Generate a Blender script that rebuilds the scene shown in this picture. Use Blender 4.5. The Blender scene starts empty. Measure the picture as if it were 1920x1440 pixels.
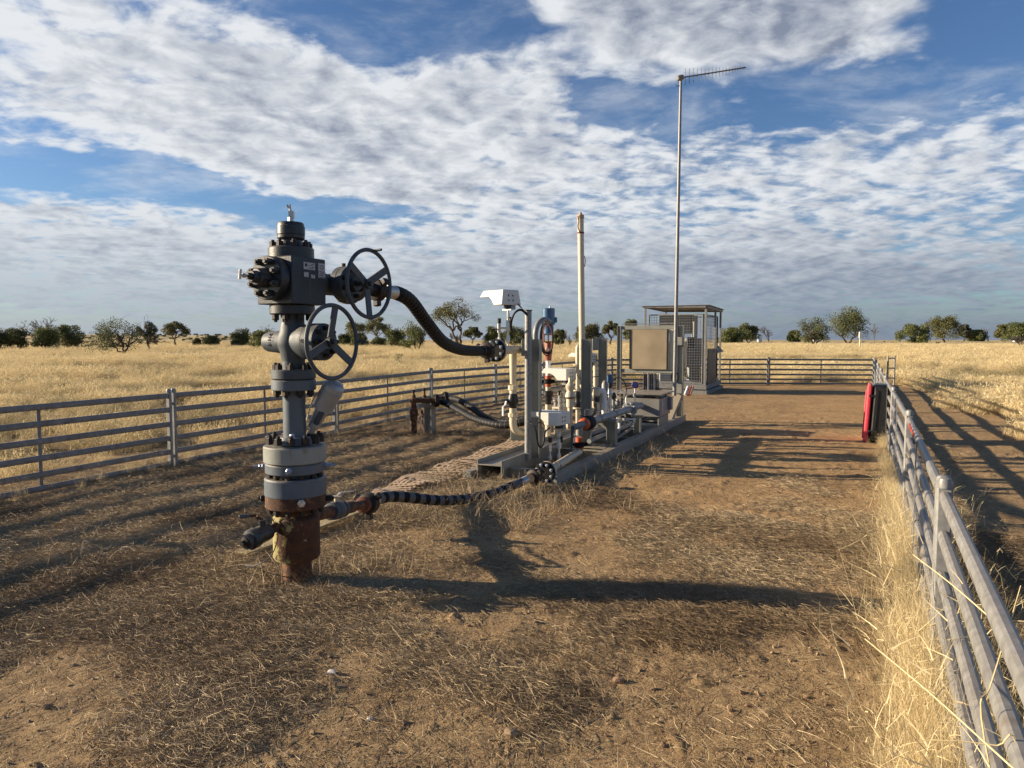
import bpy, math, random
import numpy as np
from mathutils import Vector, Matrix
R = math.radians
SC = bpy.context.scene
COL = SC.collection
random.seed(7)
# ------------------------------------------------------------------ camera
H = 1.6; FPX = 1331.0; PITCH = math.atan(83 / FPX)
cd = bpy.data.cameras.new('camera'); cam = bpy.data.objects.new('camera', cd); COL.objects.link(cam)
cam.location = (0, 0, H); cam.rotation_euler = (R(90) - PITCH, 0, 0)
cd.sensor_width = 36; cd.lens = 36 * FPX / 1920; cd.clip_start = .05; cd.clip_end = 9000
SC.camera = cam
# ------------------------------------------------------------------ exposure, sun, sky
SC.view_settings.view_transform = 'Standard'; SC.view_settings.look = 'None'
SC.view_settings.gamma = 1; SC.view_settings.exposure = 0.97
SUN_EL = R(16); SUN_AZ = math.atan2(-.992, .118)      # direction towards the sun, measured from +Y towards +X
sd = Vector((math.sin(SUN_AZ) * math.cos(SUN_EL), math.cos(SUN_AZ) * math.cos(SUN_EL), math.sin(SUN_EL)))
sl = bpy.data.lights.new('sun', 'SUN'); so = bpy.data.objects.new('sun', sl); COL.objects.link(so)
sl.energy = 5.0; sl.angle = R(.55); sl.color = (1, .83, .60)
so.rotation_euler = sd.to_track_quat('Z', 'Y').to_euler(); so.location = (-20, 5, 12)

world = bpy.data.worlds.new('World'); SC.world = world; world.use_nodes = True
def build_sky():
    nt = world.node_tree; nt.nodes.clear(); N = nt.nodes.new; K = nt.links.new
    def m(op, a, b=None, c=None, clamp=False):
        n = N('ShaderNodeMath'); n.operation = op; n.use_clamp = clamp
        for i, v in enumerate((a, b, c)):
            if v is None: continue
            if isinstance(v, (int, float)): n.inputs[i].default_value = v
            else: K(v, n.inputs[i])
        return n.outputs[0]
    def mixc(f, a, b):
        n = N('ShaderNodeMix'); n.data_type = 'RGBA'
        for s, v in ((n.inputs[0], f), (n.inputs[6], a), (n.inputs[7], b)):
            if isinstance(v, (int, float)): s.default_value = v
            elif isinstance(v, tuple): s.default_value = (*v, 1)
            else: K(v, s)
        return n.outputs[2]
    def noise(vec, sc, det=6, ro=.55, dist=0.0, w=None):
        n = N('ShaderNodeTexNoise'); n.inputs['Scale'].default_value = sc; n.inputs['Detail'].default_value = det
        n.inputs['Roughness'].default_value = ro; n.inputs['Distortion'].default_value = dist; K(vec, n.inputs['Vector'])
        return n.outputs[0]
    def comb(x, y, z=0.0):
        n = N('ShaderNodeCombineXYZ')
        for i, v in enumerate((x, y, z)):
            if isinstance(v, (int, float)): n.inputs[i].default_value = v
            else: K(v, n.inputs[i])
        return n.outputs[0]
    def sstep(v, lo, hi):
        n = N('ShaderNodeMapRange'); n.interpolation_type = 'SMOOTHSTEP'
        K(v, n.inputs[0]); n.inputs[1].default_value = lo; n.inputs[2].default_value = hi
        return n.outputs[0]
    sky = N('ShaderNodeTexSky'); sky.sky_type = 'NISHITA'; sky.sun_disc = False
    sky.sun_elevation = SUN_EL; sky.sun_rotation = SUN_AZ % (2 * math.pi)
    sky.air_density = 1.0; sky.dust_density = .6; sky.ozone_density = 2.0
    tc = N('ShaderNodeTexCoord'); sep = N('ShaderNodeSeparateXYZ'); K(tc.outputs['Generated'], sep.inputs[0])
    x, y, z = sep.outputs
    zc = m('MAXIMUM', z, 0.0)
    # a cloud sheet high above the plain: direction -> point on the sheet
    inv = m('DIVIDE', 1.0, m('ADD', zc, .17))
    px_, py_ = m('MULTIPLY', x, inv), m('MULTIPLY', y, inv)
    pv = comb(px_, py_)
    n1 = noise(pv, 1.3, 3, .5)
    n2 = noise(pv, 7.5, 7, .58, .3)
    # a second, sheared sheet of ripples
    mp = N('ShaderNodeMapping'); K(pv, mp.inputs[0]); mp.inputs['Rotation'].default_value = (0, 0, R(24)); mp.inputs['Scale'].default_value = (1.0, 1.5, 1)
    n3 = noise(mp.outputs[0], 9.5, 5, .5, .4)
    # bearing (x/y) and height (z/y) of the big openings and banks of cloud
    yy = m('MAXIMUM', y, .12)
    a, e = m('DIVIDE', x, yy), m('DIVIDE', z, yy)
    wob = noise(pv, 2.2, 4, .6)
    wob2 = noise(comb(py_, px_, 3.0), 2.2, 4, .6)
    a = m('ADD', a, m('MULTIPLY', m('SUBTRACT', wob, .5), .22)); e = m('ADD', e, m('MULTIPLY', m('SUBTRACT', wob2, .5), .10))
    av = comb(a, e)
    def P2(px, py): return ((px - 960) / 1331, (637 - py) / 1331)
    def blob(cx, cy, rx, ry, rot, amp):
        c = P2(cx, cy)
        mp = N('ShaderNodeMapping'); mp.vector_type = 'TEXTURE'; K(av, mp.inputs[0])
        mp.inputs['Location'].default_value = (c[0], c[1], 0); mp.inputs['Rotation'].default_value = (0, 0, R(rot))
        mp.inputs['Scale'].default_value = (rx / 1331, ry / 1331, 1)
        d = N('ShaderNodeVectorMath'); d.operation = 'DOT_PRODUCT'; K(mp.outputs[0], d.inputs[0]); K(mp.outputs[0], d.inputs[1])
        q = m('MULTIPLY', m('POWER', d.outputs['Value'], 1.6), -1.0)
        return m('MULTIPLY', m('EXPONENT', q), amp)
    cov = None
    for b in BLOBS:
        v = blob(*b); cov = v if cov is None else m('ADD', cov, v)
    calm = blob(1400, 55, 430, 130, 6, .6)
    puff = m('ADD', m('MULTIPLY', m('SUBTRACT', n2, .5), 2.1), m('ADD', m('MULTIPLY', m('SUBTRACT', n3, .5), 1.2), m('MULTIPLY', m('SUBTRACT', n1, .5), .5)))
    puff = m('MULTIPLY', puff, m('SUBTRACT', 1.0, calm))
    dens = m('ADD', m('ADD', cov, BASECOV), puff)
    mo = N('ShaderNodeVectorMath'); mo.operation = 'ADD'; K(pv, mo.inputs[0]); mo.inputs[1].default_value = (-.035, .012, 0)
    relief = m('SUBTRACT', noise(mo.outputs[0], 7.5, 5, .58, .3), noise(pv, 7.5, 5, .58, .3))
    mask = m('MULTIPLY', sstep(dens, -.15, .72), .96)
    veil = m('MULTIPLY', sstep(noise(mp.outputs[0], 2.2, 7, .62, .25), .42, .74), .45)
    # shade: thin rims bright, thick hearts grey; the whole sheet greyer low down and away from the sun
    thick = sstep(dens, .35, 1.35)
    side = sstep(px_, -2.4, 3.0)
    body = noise(pv, 3.6, 5, .55, .3)
    sh = m('ADD', m('MULTIPLY', thick, .40), m('ADD', m('ADD', m('MULTIPLY', m('SUBTRACT', body, .5), 1.5), m('MULTIPLY', relief, 2.0)), m('ADD', m('MULTIPLY', side, .27), m('MULTIPLY', m('SUBTRACT', n3, .5), -1.0))))
    heavy = blob(1480, 80, 330, 100, 8, .24)
    sh = m('ADD', sh, heavy, clamp=True)
    cc = mixc(sh, (.42, .432, .445), (.125, .146, .195))
    low = sstep(z, .20, .0)
    lowc = mixc(side, (.19, .22, .26), (.080, .108, .157))
    cc = mixc(m('MULTIPLY', low, .88), cc, lowc)
    # the blue behind (Nishita), a little deeper, as a camera exposed for the ground sees it
    nb = N('ShaderNodeMix'); nb.data_type = 'RGBA'; nb.blend_type = 'MULTIPLY'; nb.inputs[0].default_value = 1
    K(sky.outputs[0], nb.inputs[6]); nb.inputs[7].default_value = SKYMUL
    mask = m('MAXIMUM', mask, veil)
    front = sstep(y, .05, .5)
    mask = m('MULTIPLY', mask, m('ADD', m('MULTIPLY', front, .94), .06))
    mask = m('MULTIPLY', mask, sstep(z, .62, .50))
    mask = m('MAXIMUM', mask, m('MULTIPLY', m('MULTIPLY', sstep(z, .07, .0), front), .92))
    cb = N('ShaderNodeVectorMath'); cb.operation = 'SCALE'; K(cc, cb.inputs[0]); cb.inputs['Scale'].default_value = 1 / .08
    fin = mixc(mask, nb.outputs[2], cb.outputs[0])
    bg = N('ShaderNodeBackground'); K(fin, bg.inputs[0]); bg.inputs[1].default_value = .08
    out = N('ShaderNodeOutputWorld'); K(bg.outputs[0], out.inputs[0])
SKYMUL = (.48, .61, .80, 1)
BASECOV = .0
BLOBS = [  # centre x, y, radius x, y (as seen on the photo's scale at bearing), tilt, weight
    (250, 150, 520, 150, -14, .75), (800, 230, 330, 120, -10, .85), (620, 330, 330, 60, -12, .55),
    (130, 320, 310, 28, -5, -1.35), (520, 385, 270, 22, -6, -1.05), (690, 70, 170, 70, -30, -.55),
    (880, 60, 190, 64, -8, -.95), (1350, 20, 420, 125, 6, 1.35), (1180, 215, 140, 34, 0, -.75),
    (1560, 190, 360, 42, 8, -.95), (1860, 60, 160, 110, 0, -1.1), (1330, 205, 120, 22, 4, .55),
    (1520, 400, 700, 150, 4, .42), (700, 520, 1500, 85, 0, .75), (1750, 300, 350, 60, 8, .15), (1150, 300, 250, 60, 0, .12), (100, 430, 400, 50, -4, .6)]
build_sky()

# ------------------------------------------------------------------ picture point -> place, and helpers
def ray(px, py):
    a = (px - 960) / FPX; u = -(py - 720) / FPX
    return a, math.cos(PITCH) + math.sin(PITCH) * u, math.cos(PITCH) * u - math.sin(PITCH)
def G(px, py, z=0.0):
    a, y, w = ray(px, py); t = (z - H) / w; return Vector((a * t, y * t, z))
def A(px, py, Y):
    a, y, w = ray(px, py); t = Y / y; return Vector((a * t, Y, H + w * t))
V = Vector
def unit(v):
    v = Vector(v); return (v if len(v) == 3 else v.to_3d()).normalized()
def basis(d):
    d = unit(d); r = Vector((0, 0, 1)) if abs(d.z) < .95 else Vector((1, 0, 0))
    x = r.cross(d).normalized(); return x, d.cross(x).normalized(), d
class MB:
    def __init__(s): s.v = []; s.f = []
    def add(s, vs, fs):
        o = len(s.v); s.v += [tuple(p) for p in vs]; s.f += [tuple(i + o for i in f) for f in fs]; return s
    def box(s, c, size, ex=(1, 0, 0), ez=(0, 0, 1), ch=0.0):
        ex = unit(ex); ez = unit(ez); ey = ez.cross(ex); ez = ex.cross(ey); hx, hy, hz = [q / 2 for q in size]; c = Vector(c)
        if ch <= 0:
            vs = [c + ex * i * hx + ey * j * hy + ez * k * hz for k in (-1, 1) for j in (-1, 1) for i in (-1, 1)]
            return s.add(vs, [(0, 2, 3, 1), (4, 5, 7, 6), (0, 1, 5, 4), (2, 6, 7, 3), (0, 4, 6, 2), (1, 3, 7, 5)])
        poly = [(-hx + ch, -hy), (hx - ch, -hy), (hx, -hy + ch), (hx, hy - ch), (hx - ch, hy), (-hx + ch, hy), (-hx, hy - ch), (-hx, -hy + ch)]
        rings = []
        for zz, sc_ in ((-hz, ch), (-hz + ch, 0), (hz - ch, 0), (hz, ch)):
            for (a, b) in poly:
                fa = (hx - sc_) / hx; fb = (hy - sc_) / hy
                rings.append(c + ex * a * fa + ey * b * fb + ez * zz)
        fs = [tuple(reversed(range(8))), tuple(range(24, 32))]
        for r_ in range(3):
            for i in range(8):
                j = (i + 1) % 8; fs.append((r_ * 8 + i, r_ * 8 + j, r_ * 8 + 8 + j, r_ * 8 + 8 + i))
        return s.add(rings, fs)
    def beam(s, p0, p1, w, h, up=(0, 0, 1), ch=0.0):
        p0 = Vector(p0); p1 = Vector(p1); d = p1 - p0
        u = Vector(up)
        if abs(d.normalized().dot(u)) > .98: u = Vector((1, 0, 0))
        u = (u - d * (u.dot(d) / d.length_squared)).normalized()
        return s.box((p0 + p1) / 2, (d.length, w, h), d, u, ch)
    def lathe(s, p, d, prof, n=20, cap=True):
        x, y, d = basis(d); p = Vector(p); vs = []
        for (t, r) in prof:
            for k in range(n):
                q = 2 * math.pi * k / n; vs.append(p + d * t + (x * math.cos(q) + y * math.sin(q)) * max(r, 1e-5))
        fs = []
        for i in range(len(prof) - 1):
            for k in range(n):
                j = (k + 1) % n; fs.append((i * n + k, i * n + j, (i + 1) * n + j, (i + 1) * n + k))
        if cap:
            fs.append(tuple(reversed(range(n)))); fs.append(tuple(range((len(prof) - 1) * n, len(prof) * n)))
        return s.add(vs, fs)
    def cyl(s, p0, p1, r0, r1=None, n=16, ch=0.0):
        p0 = Vector(p0); p1 = Vector(p1); L = (p1 - p0).length; r1 = r0 if r1 is None else r1
        if ch: return s.lathe(p0, p1 - p0, [(0, r0 - ch), (ch, r0), (L - ch, r1), (L, r1 - ch)], n)
        return s.lathe(p0, p1 - p0, [(0, r0), (L, r1)], n)
    def hexa(s, p0, d, r, L): return s.lathe(p0, d, [(0, r), (L * .9, r), (L, r * .86)], 6)
    def tube(s, pts, r, n=8, cap=True, sec=None):
        pts = [Vector(p) for p in pts]; m_ = len(pts); rr = r if isinstance(r, (list, tuple)) else [r] * m_
        vs = []; t0 = (pts[1] - pts[0]).normalized(); x, y, _ = basis(t0)
        for i in range(m_):
            t = (pts[min(i + 1, m_ - 1)] - pts[max(i - 1, 0)]).normalized()
            x = (x - t * x.dot(t)).normalized(); y = t.cross(x)
            for k in range(n):
                q = 2 * math.pi * k / n
                a, b = (math.cos(q), math.sin(q)) if sec is None else (math.cos(q) * sec[0], math.sin(q) * sec[1])
                vs.append(pts[i] + (x * a + y * b) * rr[i])
        fs = []
        for i in range(m_ - 1):
            for k in range(n):
                j = (k + 1) % n; fs.append((i * n + k, i * n + j, (i + 1) * n + j, (i + 1) * n + k))
        if cap: fs.append(tuple(reversed(range(n)))); fs.append(tuple(range((m_ - 1) * n, m_ * n)))
        return s.add(vs, fs)
    def oval(s, p0, p1, w, h, n=12):      # level rail: w across, h up
        p0 = Vector(p0); p1 = Vector(p1); d = (p1 - p0).normalized(); x = Vector((0, 0, 1)).cross(d).normalized(); y = Vector((0, 0, 1)); vs = []
        for p in (p0, p1):
            for k in range(n):
                q = 2 * math.pi * (k + .5) / n
                a = math.copysign(abs(math.cos(q)) ** .8, math.cos(q)); b = math.copysign(abs(math.sin(q)) ** .8, math.sin(q))
                vs.append(p + x * a * w / 2 + y * b * h / 2)
        fs = [tuple(reversed(range(n))), tuple(range(n, 2 * n))]
        for k in range(n): j = (k + 1) % n; fs.append((k, j, n + j, n + k))
        return s.add(vs, fs)
    def torus(s, c, nrm, R_, r, n=40, k=8, a0=0, a1=360):
        x, y, d = basis(nrm); c = Vector(c)
        pts = [c + (x * math.cos(R(a0 + (a1 - a0) * i / n)) + y * math.sin(R(a0 + (a1 - a0) * i / n))) * R_ for i in range(n + (0 if a1 - a0 == 360 else 1))]
        if a1 - a0 != 360: return s.tube(pts, r, k)
        vs = []
        for p in pts:
            o = (p - c).normalized()
            for j in range(k):
                q = 2 * math.pi * j / k; vs.append(p + (o * math.cos(q) + d * math.sin(q)) * r)
        fs = []
        for i in range(n):
            for j in range(k):
                i2 = (i + 1) % n; j2 = (j + 1) % k; fs.append((i * k + j, i2 * k + j, i2 * k + j2, i * k + j2))
        return s.add(vs, fs)
    def prism(s, poly, o, ex, ey, t, s2=1.0):   # poly in (ex, ey), thickness t along ex x ey
        ex = Vector(ex); ey = Vector(ey); n_ = ex.cross(ey).normalized(); o = Vector(o); k = len(poly)
        vs = [o + ex * a + ey * b for a, b in poly] + [o + ex * a + ey * b + n_ * t for a, b in poly]
        fs = [tuple(reversed(range(k))), tuple(range(k, 2 * k))] + [(i, (i + 1) % k, k + (i + 1) % k, k + i) for i in range(k)]
        return s.add(vs, fs)
    def build(s, name, mat, parent=None, bevel=0, flat=False, label=None):
        off = Vector(ORG.get(parent.name, (0, 0, 0))) if parent else Vector((0, 0, 0))
        me = bpy.data.meshes.new(name)
        va = np.array(s.v, dtype=np.float64) - np.array(off)
        me.from_pydata(va.tolist(), [], s.f); me.update()
        import bmesh
        bm = bmesh.new(); bm.from_mesh(me); bmesh.ops.recalc_face_normals(bm, faces=bm.faces); bm.to_mesh(me); bm.free()
        if not flat:
            me.polygons.foreach_set('use_smooth', [True] * len(me.polygons)); me.set_sharp_from_angle(angle=R(32))
        me.materials.append(mat)
        o = bpy.data.objects.new(name, me); COL.objects.link(o)
        if parent: o.parent = parent; ORG[o.name] = tuple(off)
        else: ORG[o.name] = (0, 0, 0)
        if bevel:
            b = o.modifiers.new('bevel', 'BEVEL'); b.width = bevel; b.segments = 2; b.limit_method = 'ANGLE'; b.angle_limit = R(40)
        if label: o['label'] = label
        return o
ORG = {}
def thing(name, loc, label, cat, group=None):
    o = bpy.data.objects.new(name, None); COL.objects.link(o); o.location = loc; ORG[o.name] = tuple(loc)
    o.empty_display_size = .1; o['label'] = label; o['category'] = cat
    if group: o['group'] = group
    return o
def tag(o, label, cat, group=None):
    o['label'] = label; o['category'] = cat
    if group: o['group'] = group
    return o
def top(mb, name, mat, loc, label, cat, group=None, **k):    # a thing that is one mesh, origin at loc
    o = mb.build(name, mat, None, **k); loc = Vector(loc)
    o.data.transform(Matrix.Translation(-loc)); o.location = loc
    return tag(o, label, cat, group)
def spline(pts, n=8):
    pts = [Vector(p) for p in pts]; q = [pts[0] * 2 - pts[1]] + pts + [pts[-1] * 2 - pts[-2]]; out = []
    for i in range(1, len(q) - 2):
        for k in range(n):
            t = k / n; a, b, c, d = q[i - 1:i + 3]
            out.append(.5 * ((2 * b) + (c - a) * t + (2 * a - 5 * b + 4 * c - d) * t * t + (3 * b - a - 3 * c + d) * t ** 3))
    return out + [pts[-1]]

# ------------------------------------------------------------------ materials
def mk(name, col, rough=.5, metal=0.0, var=.12, scale=9, col2=None, cut=(.52, .62), sc2=6, bump=.0, bsc=60, spec=.5, det=5, coord='Object', gx=0, dust=0, streak=0):
    m = bpy.data.materials.new(name); m.use_nodes = True; nt = m.node_tree; N = nt.nodes.new; K = nt.links.new
    b = nt.nodes['Principled BSDF']; tc = N('ShaderNodeTexCoord'); src = tc.outputs[coord]
    n = N('ShaderNodeTexNoise'); n.inputs['Scale'].default_value = scale; n.inputs['Detail'].default_value = det; K(src, n.inputs['Vector'])
    r = N('ShaderNodeValToRGB'); K(n.outputs[0], r.inputs[0]); r.color_ramp.elements[0].position = .3; r.color_ramp.elements[1].position = .7
    r.color_ramp.elements[0].color = (*[c * (1 - var) for c in col], 1); r.color_ramp.elements[1].color = (*[min(1, c * (1 + var)) for c in col], 1)
    out = r.outputs[0]
    if col2:
        n2 = N('ShaderNodeTexNoise'); n2.inputs['Scale'].default_value = sc2; n2.inputs['Detail'].default_value = 8; n2.inputs['Roughness'].default_value = .65; K(src, n2.inputs['Vector'])
        src2 = n2.outputs[0]
        if gx:
            sx = N('ShaderNodeSeparateXYZ'); K(src, sx.inputs[0]); ml = N('ShaderNodeMath'); ml.operation = 'MULTIPLY_ADD'; K(sx.outputs[0], ml.inputs[0]); ml.inputs[1].default_value = gx; K(n2.outputs[0], ml.inputs[2]); src2 = ml.outputs[0]
        mr = N('ShaderNodeMapRange'); K(src2, mr.inputs[0]); mr.inputs[1].default_value = cut[0]; mr.inputs[2].default_value = cut[1]
        mx = N('ShaderNodeMix'); mx.data_type = 'RGBA'; K(mr.outputs[0], mx.inputs[0]); K(out, mx.inputs[6]); mx.inputs[7].default_value = (*col2, 1); out = mx.outputs[2]
    if streak:
        mp = N('ShaderNodeMapping'); K(src, mp.inputs[0]); mp.inputs['Scale'].default_value = (38, 38, 2.2)
        n3 = N('ShaderNodeTexNoise'); n3.inputs['Scale'].default_value = 1; n3.inputs['Detail'].default_value = 4; K(mp.outputs[0], n3.inputs['Vector'])
        m3 = N('ShaderNodeMapRange'); K(n3.outputs[0], m3.inputs[0]); m3.inputs[1].default_value = .60; m3.inputs[2].default_value = .74; m3.inputs[4].default_value = streak
        x3 = N('ShaderNodeMix'); x3.data_type = 'RGBA'; K(m3.outputs[0], x3.inputs[0]); K(out, x3.inputs[6]); x3.inputs[7].default_value = (.13, .075, .045, 1); out = x3.outputs[2]
    if dust:
        ge = N('ShaderNodeNewGeometry'); sz = N('ShaderNodeSeparateXYZ'); K(ge.outputs['Normal'], sz.inputs[0])
        n4 = N('ShaderNodeTexNoise'); n4.inputs['Scale'].default_value = 22; n4.inputs['Detail'].default_value = 6; K(src, n4.inputs['Vector'])
        a4 = N('ShaderNodeMath'); a4.operation = 'MULTIPLY_ADD'; K(sz.outputs[2], a4.inputs[0]); a4.inputs[1].default_value = .55; K(n4.outputs[0], a4.inputs[2])
        m4 = N('ShaderNodeMapRange'); K(a4.outputs[0], m4.inputs[0]); m4.inputs[1].default_value = .62; m4.inputs[2].default_value = 1.05; m4.inputs[4].default_value = dust
        x4 = N('ShaderNodeMix'); x4.data_type = 'RGBA'; K(m4.outputs[0], x4.inputs[0]); K(out, x4.inputs[6]); x4.inputs[7].default_value = (.30, .22, .14, 1); out = x4.outputs[2]
    K(out, b.inputs['Base Color']); b.inputs['Metallic'].default_value = metal
    b.inputs['Specular IOR Level'].default_value = spec
    rr = N('ShaderNodeMapRange'); K(n.outputs[0], rr.inputs[0]); rr.inputs[1].default_value = .3; rr.inputs[2].default_value = .7
    rr.inputs[3].default_value = max(.05, rough - .08); rr.inputs[4].default_value = min(1, rough + .08); K(rr.outputs[0], b.inputs['Roughness'])
    if bump:
        nb = N('ShaderNodeTexNoise'); nb.inputs['Scale'].default_value = bsc; nb.inputs['Detail'].default_value = 4; K(src, nb.inputs['Vector'])
        bp = N('ShaderNodeBump'); bp.inputs['Strength'].default_value = bump; bp.inputs['Distance'].default_value = .004; K(nb.outputs[0], bp.inputs['Height']); K(bp.outputs[0], b.inputs['Normal'])
    return m
M = {}
M['galv'] = mk('galvanised_steel', (.24, .24, .235), .50, .2, .22, 26, (.20, .17, .14), (.55, .72), 10, .15, 90, dust=.25)
M['galv_dull'] = mk('weathered_galvanised_steel', (.21, .205, .20), .6, .15, .25, 20, (.12, .10, .085), (.5, .7), 10, .2, 70)
M['skid'] = mk('grey_green_skid_paint', (.25, .25, .215), .5, 0, .10, 7, (.17, .16, .13), (.58, .75), 5, .1, 60, dust=.7, streak=.4)
M['navy'] = mk('dark_grey_valve_paint', (.016, .021, .028), .42, 0, .16, 14, (.045, .05, .055), (.6, .8), 9, .25, 120, dust=.5, streak=.25)
M['slate'] = mk('blue_grey_valve_paint', (.088, .112, .138), .5, 0, .10, 10, (.20, .19, .16), (.6, .85), 6, .2, 100, dust=.6, streak=.45)
M['slate2'] = mk('blue_grey_body_paint', (.046, .060, .075), .58, 0, .12, 12, (.075, .085, .09), (.6, .8), 8, .3, 120, dust=.22, streak=.3)
M['beige'] = mk('faded_grey_flange_paint', (.25, .26, .235), .5, 0, .10, 9, (.17, .12, .07), (.6, .72), 8, .2, 100, dust=.5, streak=.6)
M['rust'] = mk('rusty_casing', (.070, .030, .016), .85, 0, .35, 16, (.20, .09, .035), (.5, .62), 22, .6, 90)
M['rusty_yellow'] = mk('rust_over_yellow_paint', (.075, .030, .014), .82, 0, .35, 16, (.36, .31, .12), (.51, .57), 11, .6, 90, gx=-1.0)
M['nut'] = mk('blackened_nut', (.022, .017, .014), .6, .3, .3, 40, (.06, .028, .016), (.5, .7), 30, .3, 120)
M['steel'] = mk('stainless_steel', (.50, .48, .45), .38, .5, .12, 20)
M['zinc'] = mk('blue_zinc_bolt', (.34, .38, .45), .4, .5, .15, 40)
M['rubber'] = mk('black_rubber', (.005, .005, .0055), .68, 0, .3, 30, None, bump=.2, bsc=50, spec=.25)
M['wrapgrey'] = mk('grey_hose_wrap', (.085, .085, .09), .55, .0, .2, 30)
M['wrapdark'] = mk('dark_hose_rings', (.075, .075, .078), .6)
M['cable'] = mk('black_cable', (.010, .010, .011), .4)
M['redcable'] = mk('red_brown_cable', (.22, .05, .03), .5)
M['cream'] = mk('cream_pipe_paint', (.60, .52, .38), .45, 0, .06, 8, (.40, .30, .18), (.62, .76), 12, .1, 80, dust=.5, streak=.4)
M['white'] = mk('white_paint', (.72, .72, .70), .5, 0, .05, 10, (.5, .47, .42), (.62, .75), 20)
M['hood'] = mk('speckled_white_hood', (.68, .66, .61), .6, 0, .05, 8, (.36, .33, .28), (.60, .64), 90, .2, 100)
M['blue'] = mk('blue_actuator_paint', (.030, .10, .21), .42, 0, .12, 10, (.06, .16, .30), (.6, .7), 6)
M['red'] = mk('red_brown_primer', (.26, .06, .035), .55, 0, .2, 14)
M['orange'] = mk('orange_tape', (.46, .085, .025), .5, 0, .12, 20)
M['black'] = mk('black_plastic', (.012, .012, .013), .42, 0, .25, 30)
M['silver'] = mk('silver_grey_paint', (.33, .335, .34), .38, .25, .08, 12, dust=.3)
M['screen'] = mk('grey_mesh_wire', (.22, .22, .22), .55, .2)
M['panel'] = mk('bare_back_panel', (.40, .31, .20), .42, .3, .14, 2.2, None, det=2)
M['cab'] = mk('grey_cabinet_paint', (.26, .27, .27), .5, 0, .10, 5, dust=.5, streak=.3)
M['boxgrey'] = mk('grey_box_paint', (.21, .205, .19), .42, 0, .10, 4, dust=.6, streak=.35)
M['dkpanel'] = mk('dark_panel', (.025, .028, .034), .5)
M['concrete'] = mk('concrete', (.22, .21, .19), .85, 0, .15, 9, bump=.3, bsc=40)
M['pink'] = mk('pinkish_red_plastic', (.66, .05, .075), .5, 0, .10, 6, (.5, .12, .10), (.6, .75), 14, dust=.5)
M['wood'] = mk('weathered_plank', (.40, .31, .16), .8, 0, .25, 18, (.25, .18, .09), (.5, .7), 25, .4, 60)
M['sticker'] = mk('worn_white_sticker', (.45, .45, .46), .6, 0, .1, 60, (.12, .12, .14), (.55, .6), 110)
M['mat'] = mk('dusty_plastic_mesh', (.50, .37, .25), .8, 0, .15, 12, (.35, .24, .15), (.5, .7), 8)
M['bark'] = mk('bark', (.075, .055, .042), .9, 0, .3, 3)
M['deadwood'] = mk('grey_dead_wood', (.12, .10, .085), .9, 0, .25, 3)
M['purple'] = mk('dark_violet_gauge', (.03, .025, .13), .3)
M['redmark'] = mk('red_spray_mark', (.45, .05, .04), .6, 0, .3, 60)
M['rag'] = mk('red_brown_tape', (.16, .05, .03), .8)
# ------------------------------------------------------------------ the lie of the land
rng = np.random.default_rng(11)
def hsh(ix, iy, seed):
    n = (ix.astype(np.int64) * 374761393 + iy.astype(np.int64) * 668265263 + seed * 974711) & 0xffffffff
    n = ((n ^ (n >> 13)) * 1274126177) & 0xffffffff
    return ((n ^ (n >> 16)) & 0xffff) / 65535.0
def vn(x, y, seed=0):
    x = np.asarray(x, float); y = np.asarray(y, float)
    ix = np.floor(x); iy = np.floor(y); fx = x - ix; fy = y - iy; fx = fx * fx * (3 - 2 * fx); fy = fy * fy * (3 - 2 * fy)
    a = hsh(ix, iy, seed); b = hsh(ix + 1, iy, seed); c = hsh(ix, iy + 1, seed); d = hsh(ix + 1, iy + 1, seed)
    return (a * (1 - fx) + b * fx) * (1 - fy) + (c * (1 - fx) + d * fx) * fy - .5
def fbm(x, y, seed=0, o=4):
    s = 0; a = 1.0
    for i in range(o): s = s + a * vn(x * 2 ** i + 17.3 * i, y * 2 ** i - 9.1 * i, seed + i); a *= .5
    return s
def sst(v, lo, hi):
    t = np.clip((np.asarray(v, float) - lo) / (hi - lo), 0, 1); return t * t * (3 - 2 * t)
LX = ([-3.0, 8.808, 15.171, 25.05], [-8.9, -4.242, -1.741, 3.51])     # left fence, x against y
RX = ([-3.0, .07, 3.12, 6.17, 25.05], [-1.2, .37, 1.92, 3.47, 12.787])
def xl(y): return np.interp(y, *LX)
def xr(y): return np.interp(y, *RX)
def fieldmask(x, y):       # 1 in the tall grass, 0 in the pen and on the bare strip to its right
    w = fbm(x * .6, y * .6, 5, 3) * 1.1
    dl = xl(y) - x; dr = x - xr(y) - np.interp(y, [0, 10, 24, 26], [2.6, 2.3, .9, .3]); db = y - 25.4
    d = np.maximum(np.maximum(dl - .5, dr), db)
    d = np.where((y > 26), np.maximum(d, y - 26), d)
    return sst(d + w * .8, -.1, .9)
def thatchmask(x, y):
    n = fbm(x * .9, y * .9, 21, 4); n2 = fbm(x * .33, y * .33, 31, 3); n3 = fbm(x * .75 + .3 * y, y * .75, 35, 4)
    t = .75 + n * .9
    t = t - 1.15 * sst(3.55 - y + .22 * (x + 1) + 2.0 * n3, -.45, .55)                  # silty bare ground close by
    rightof = x - (.464 * (y - 7.59) + .55)
    t = t - .95 * sst(rightof + 1.2 * n3, -.1, .5) * sst(y + 2.2 * n3, 4.9, 6.1) + 1.0 * n2 * sst(rightof, 0, .6) * sst(y, 4.6, 6.0)
    t = t - .55 * sst(y, 9, 15) * sst(rightof, -6, -2)
    return np.clip(t, 0, 1)
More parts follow.
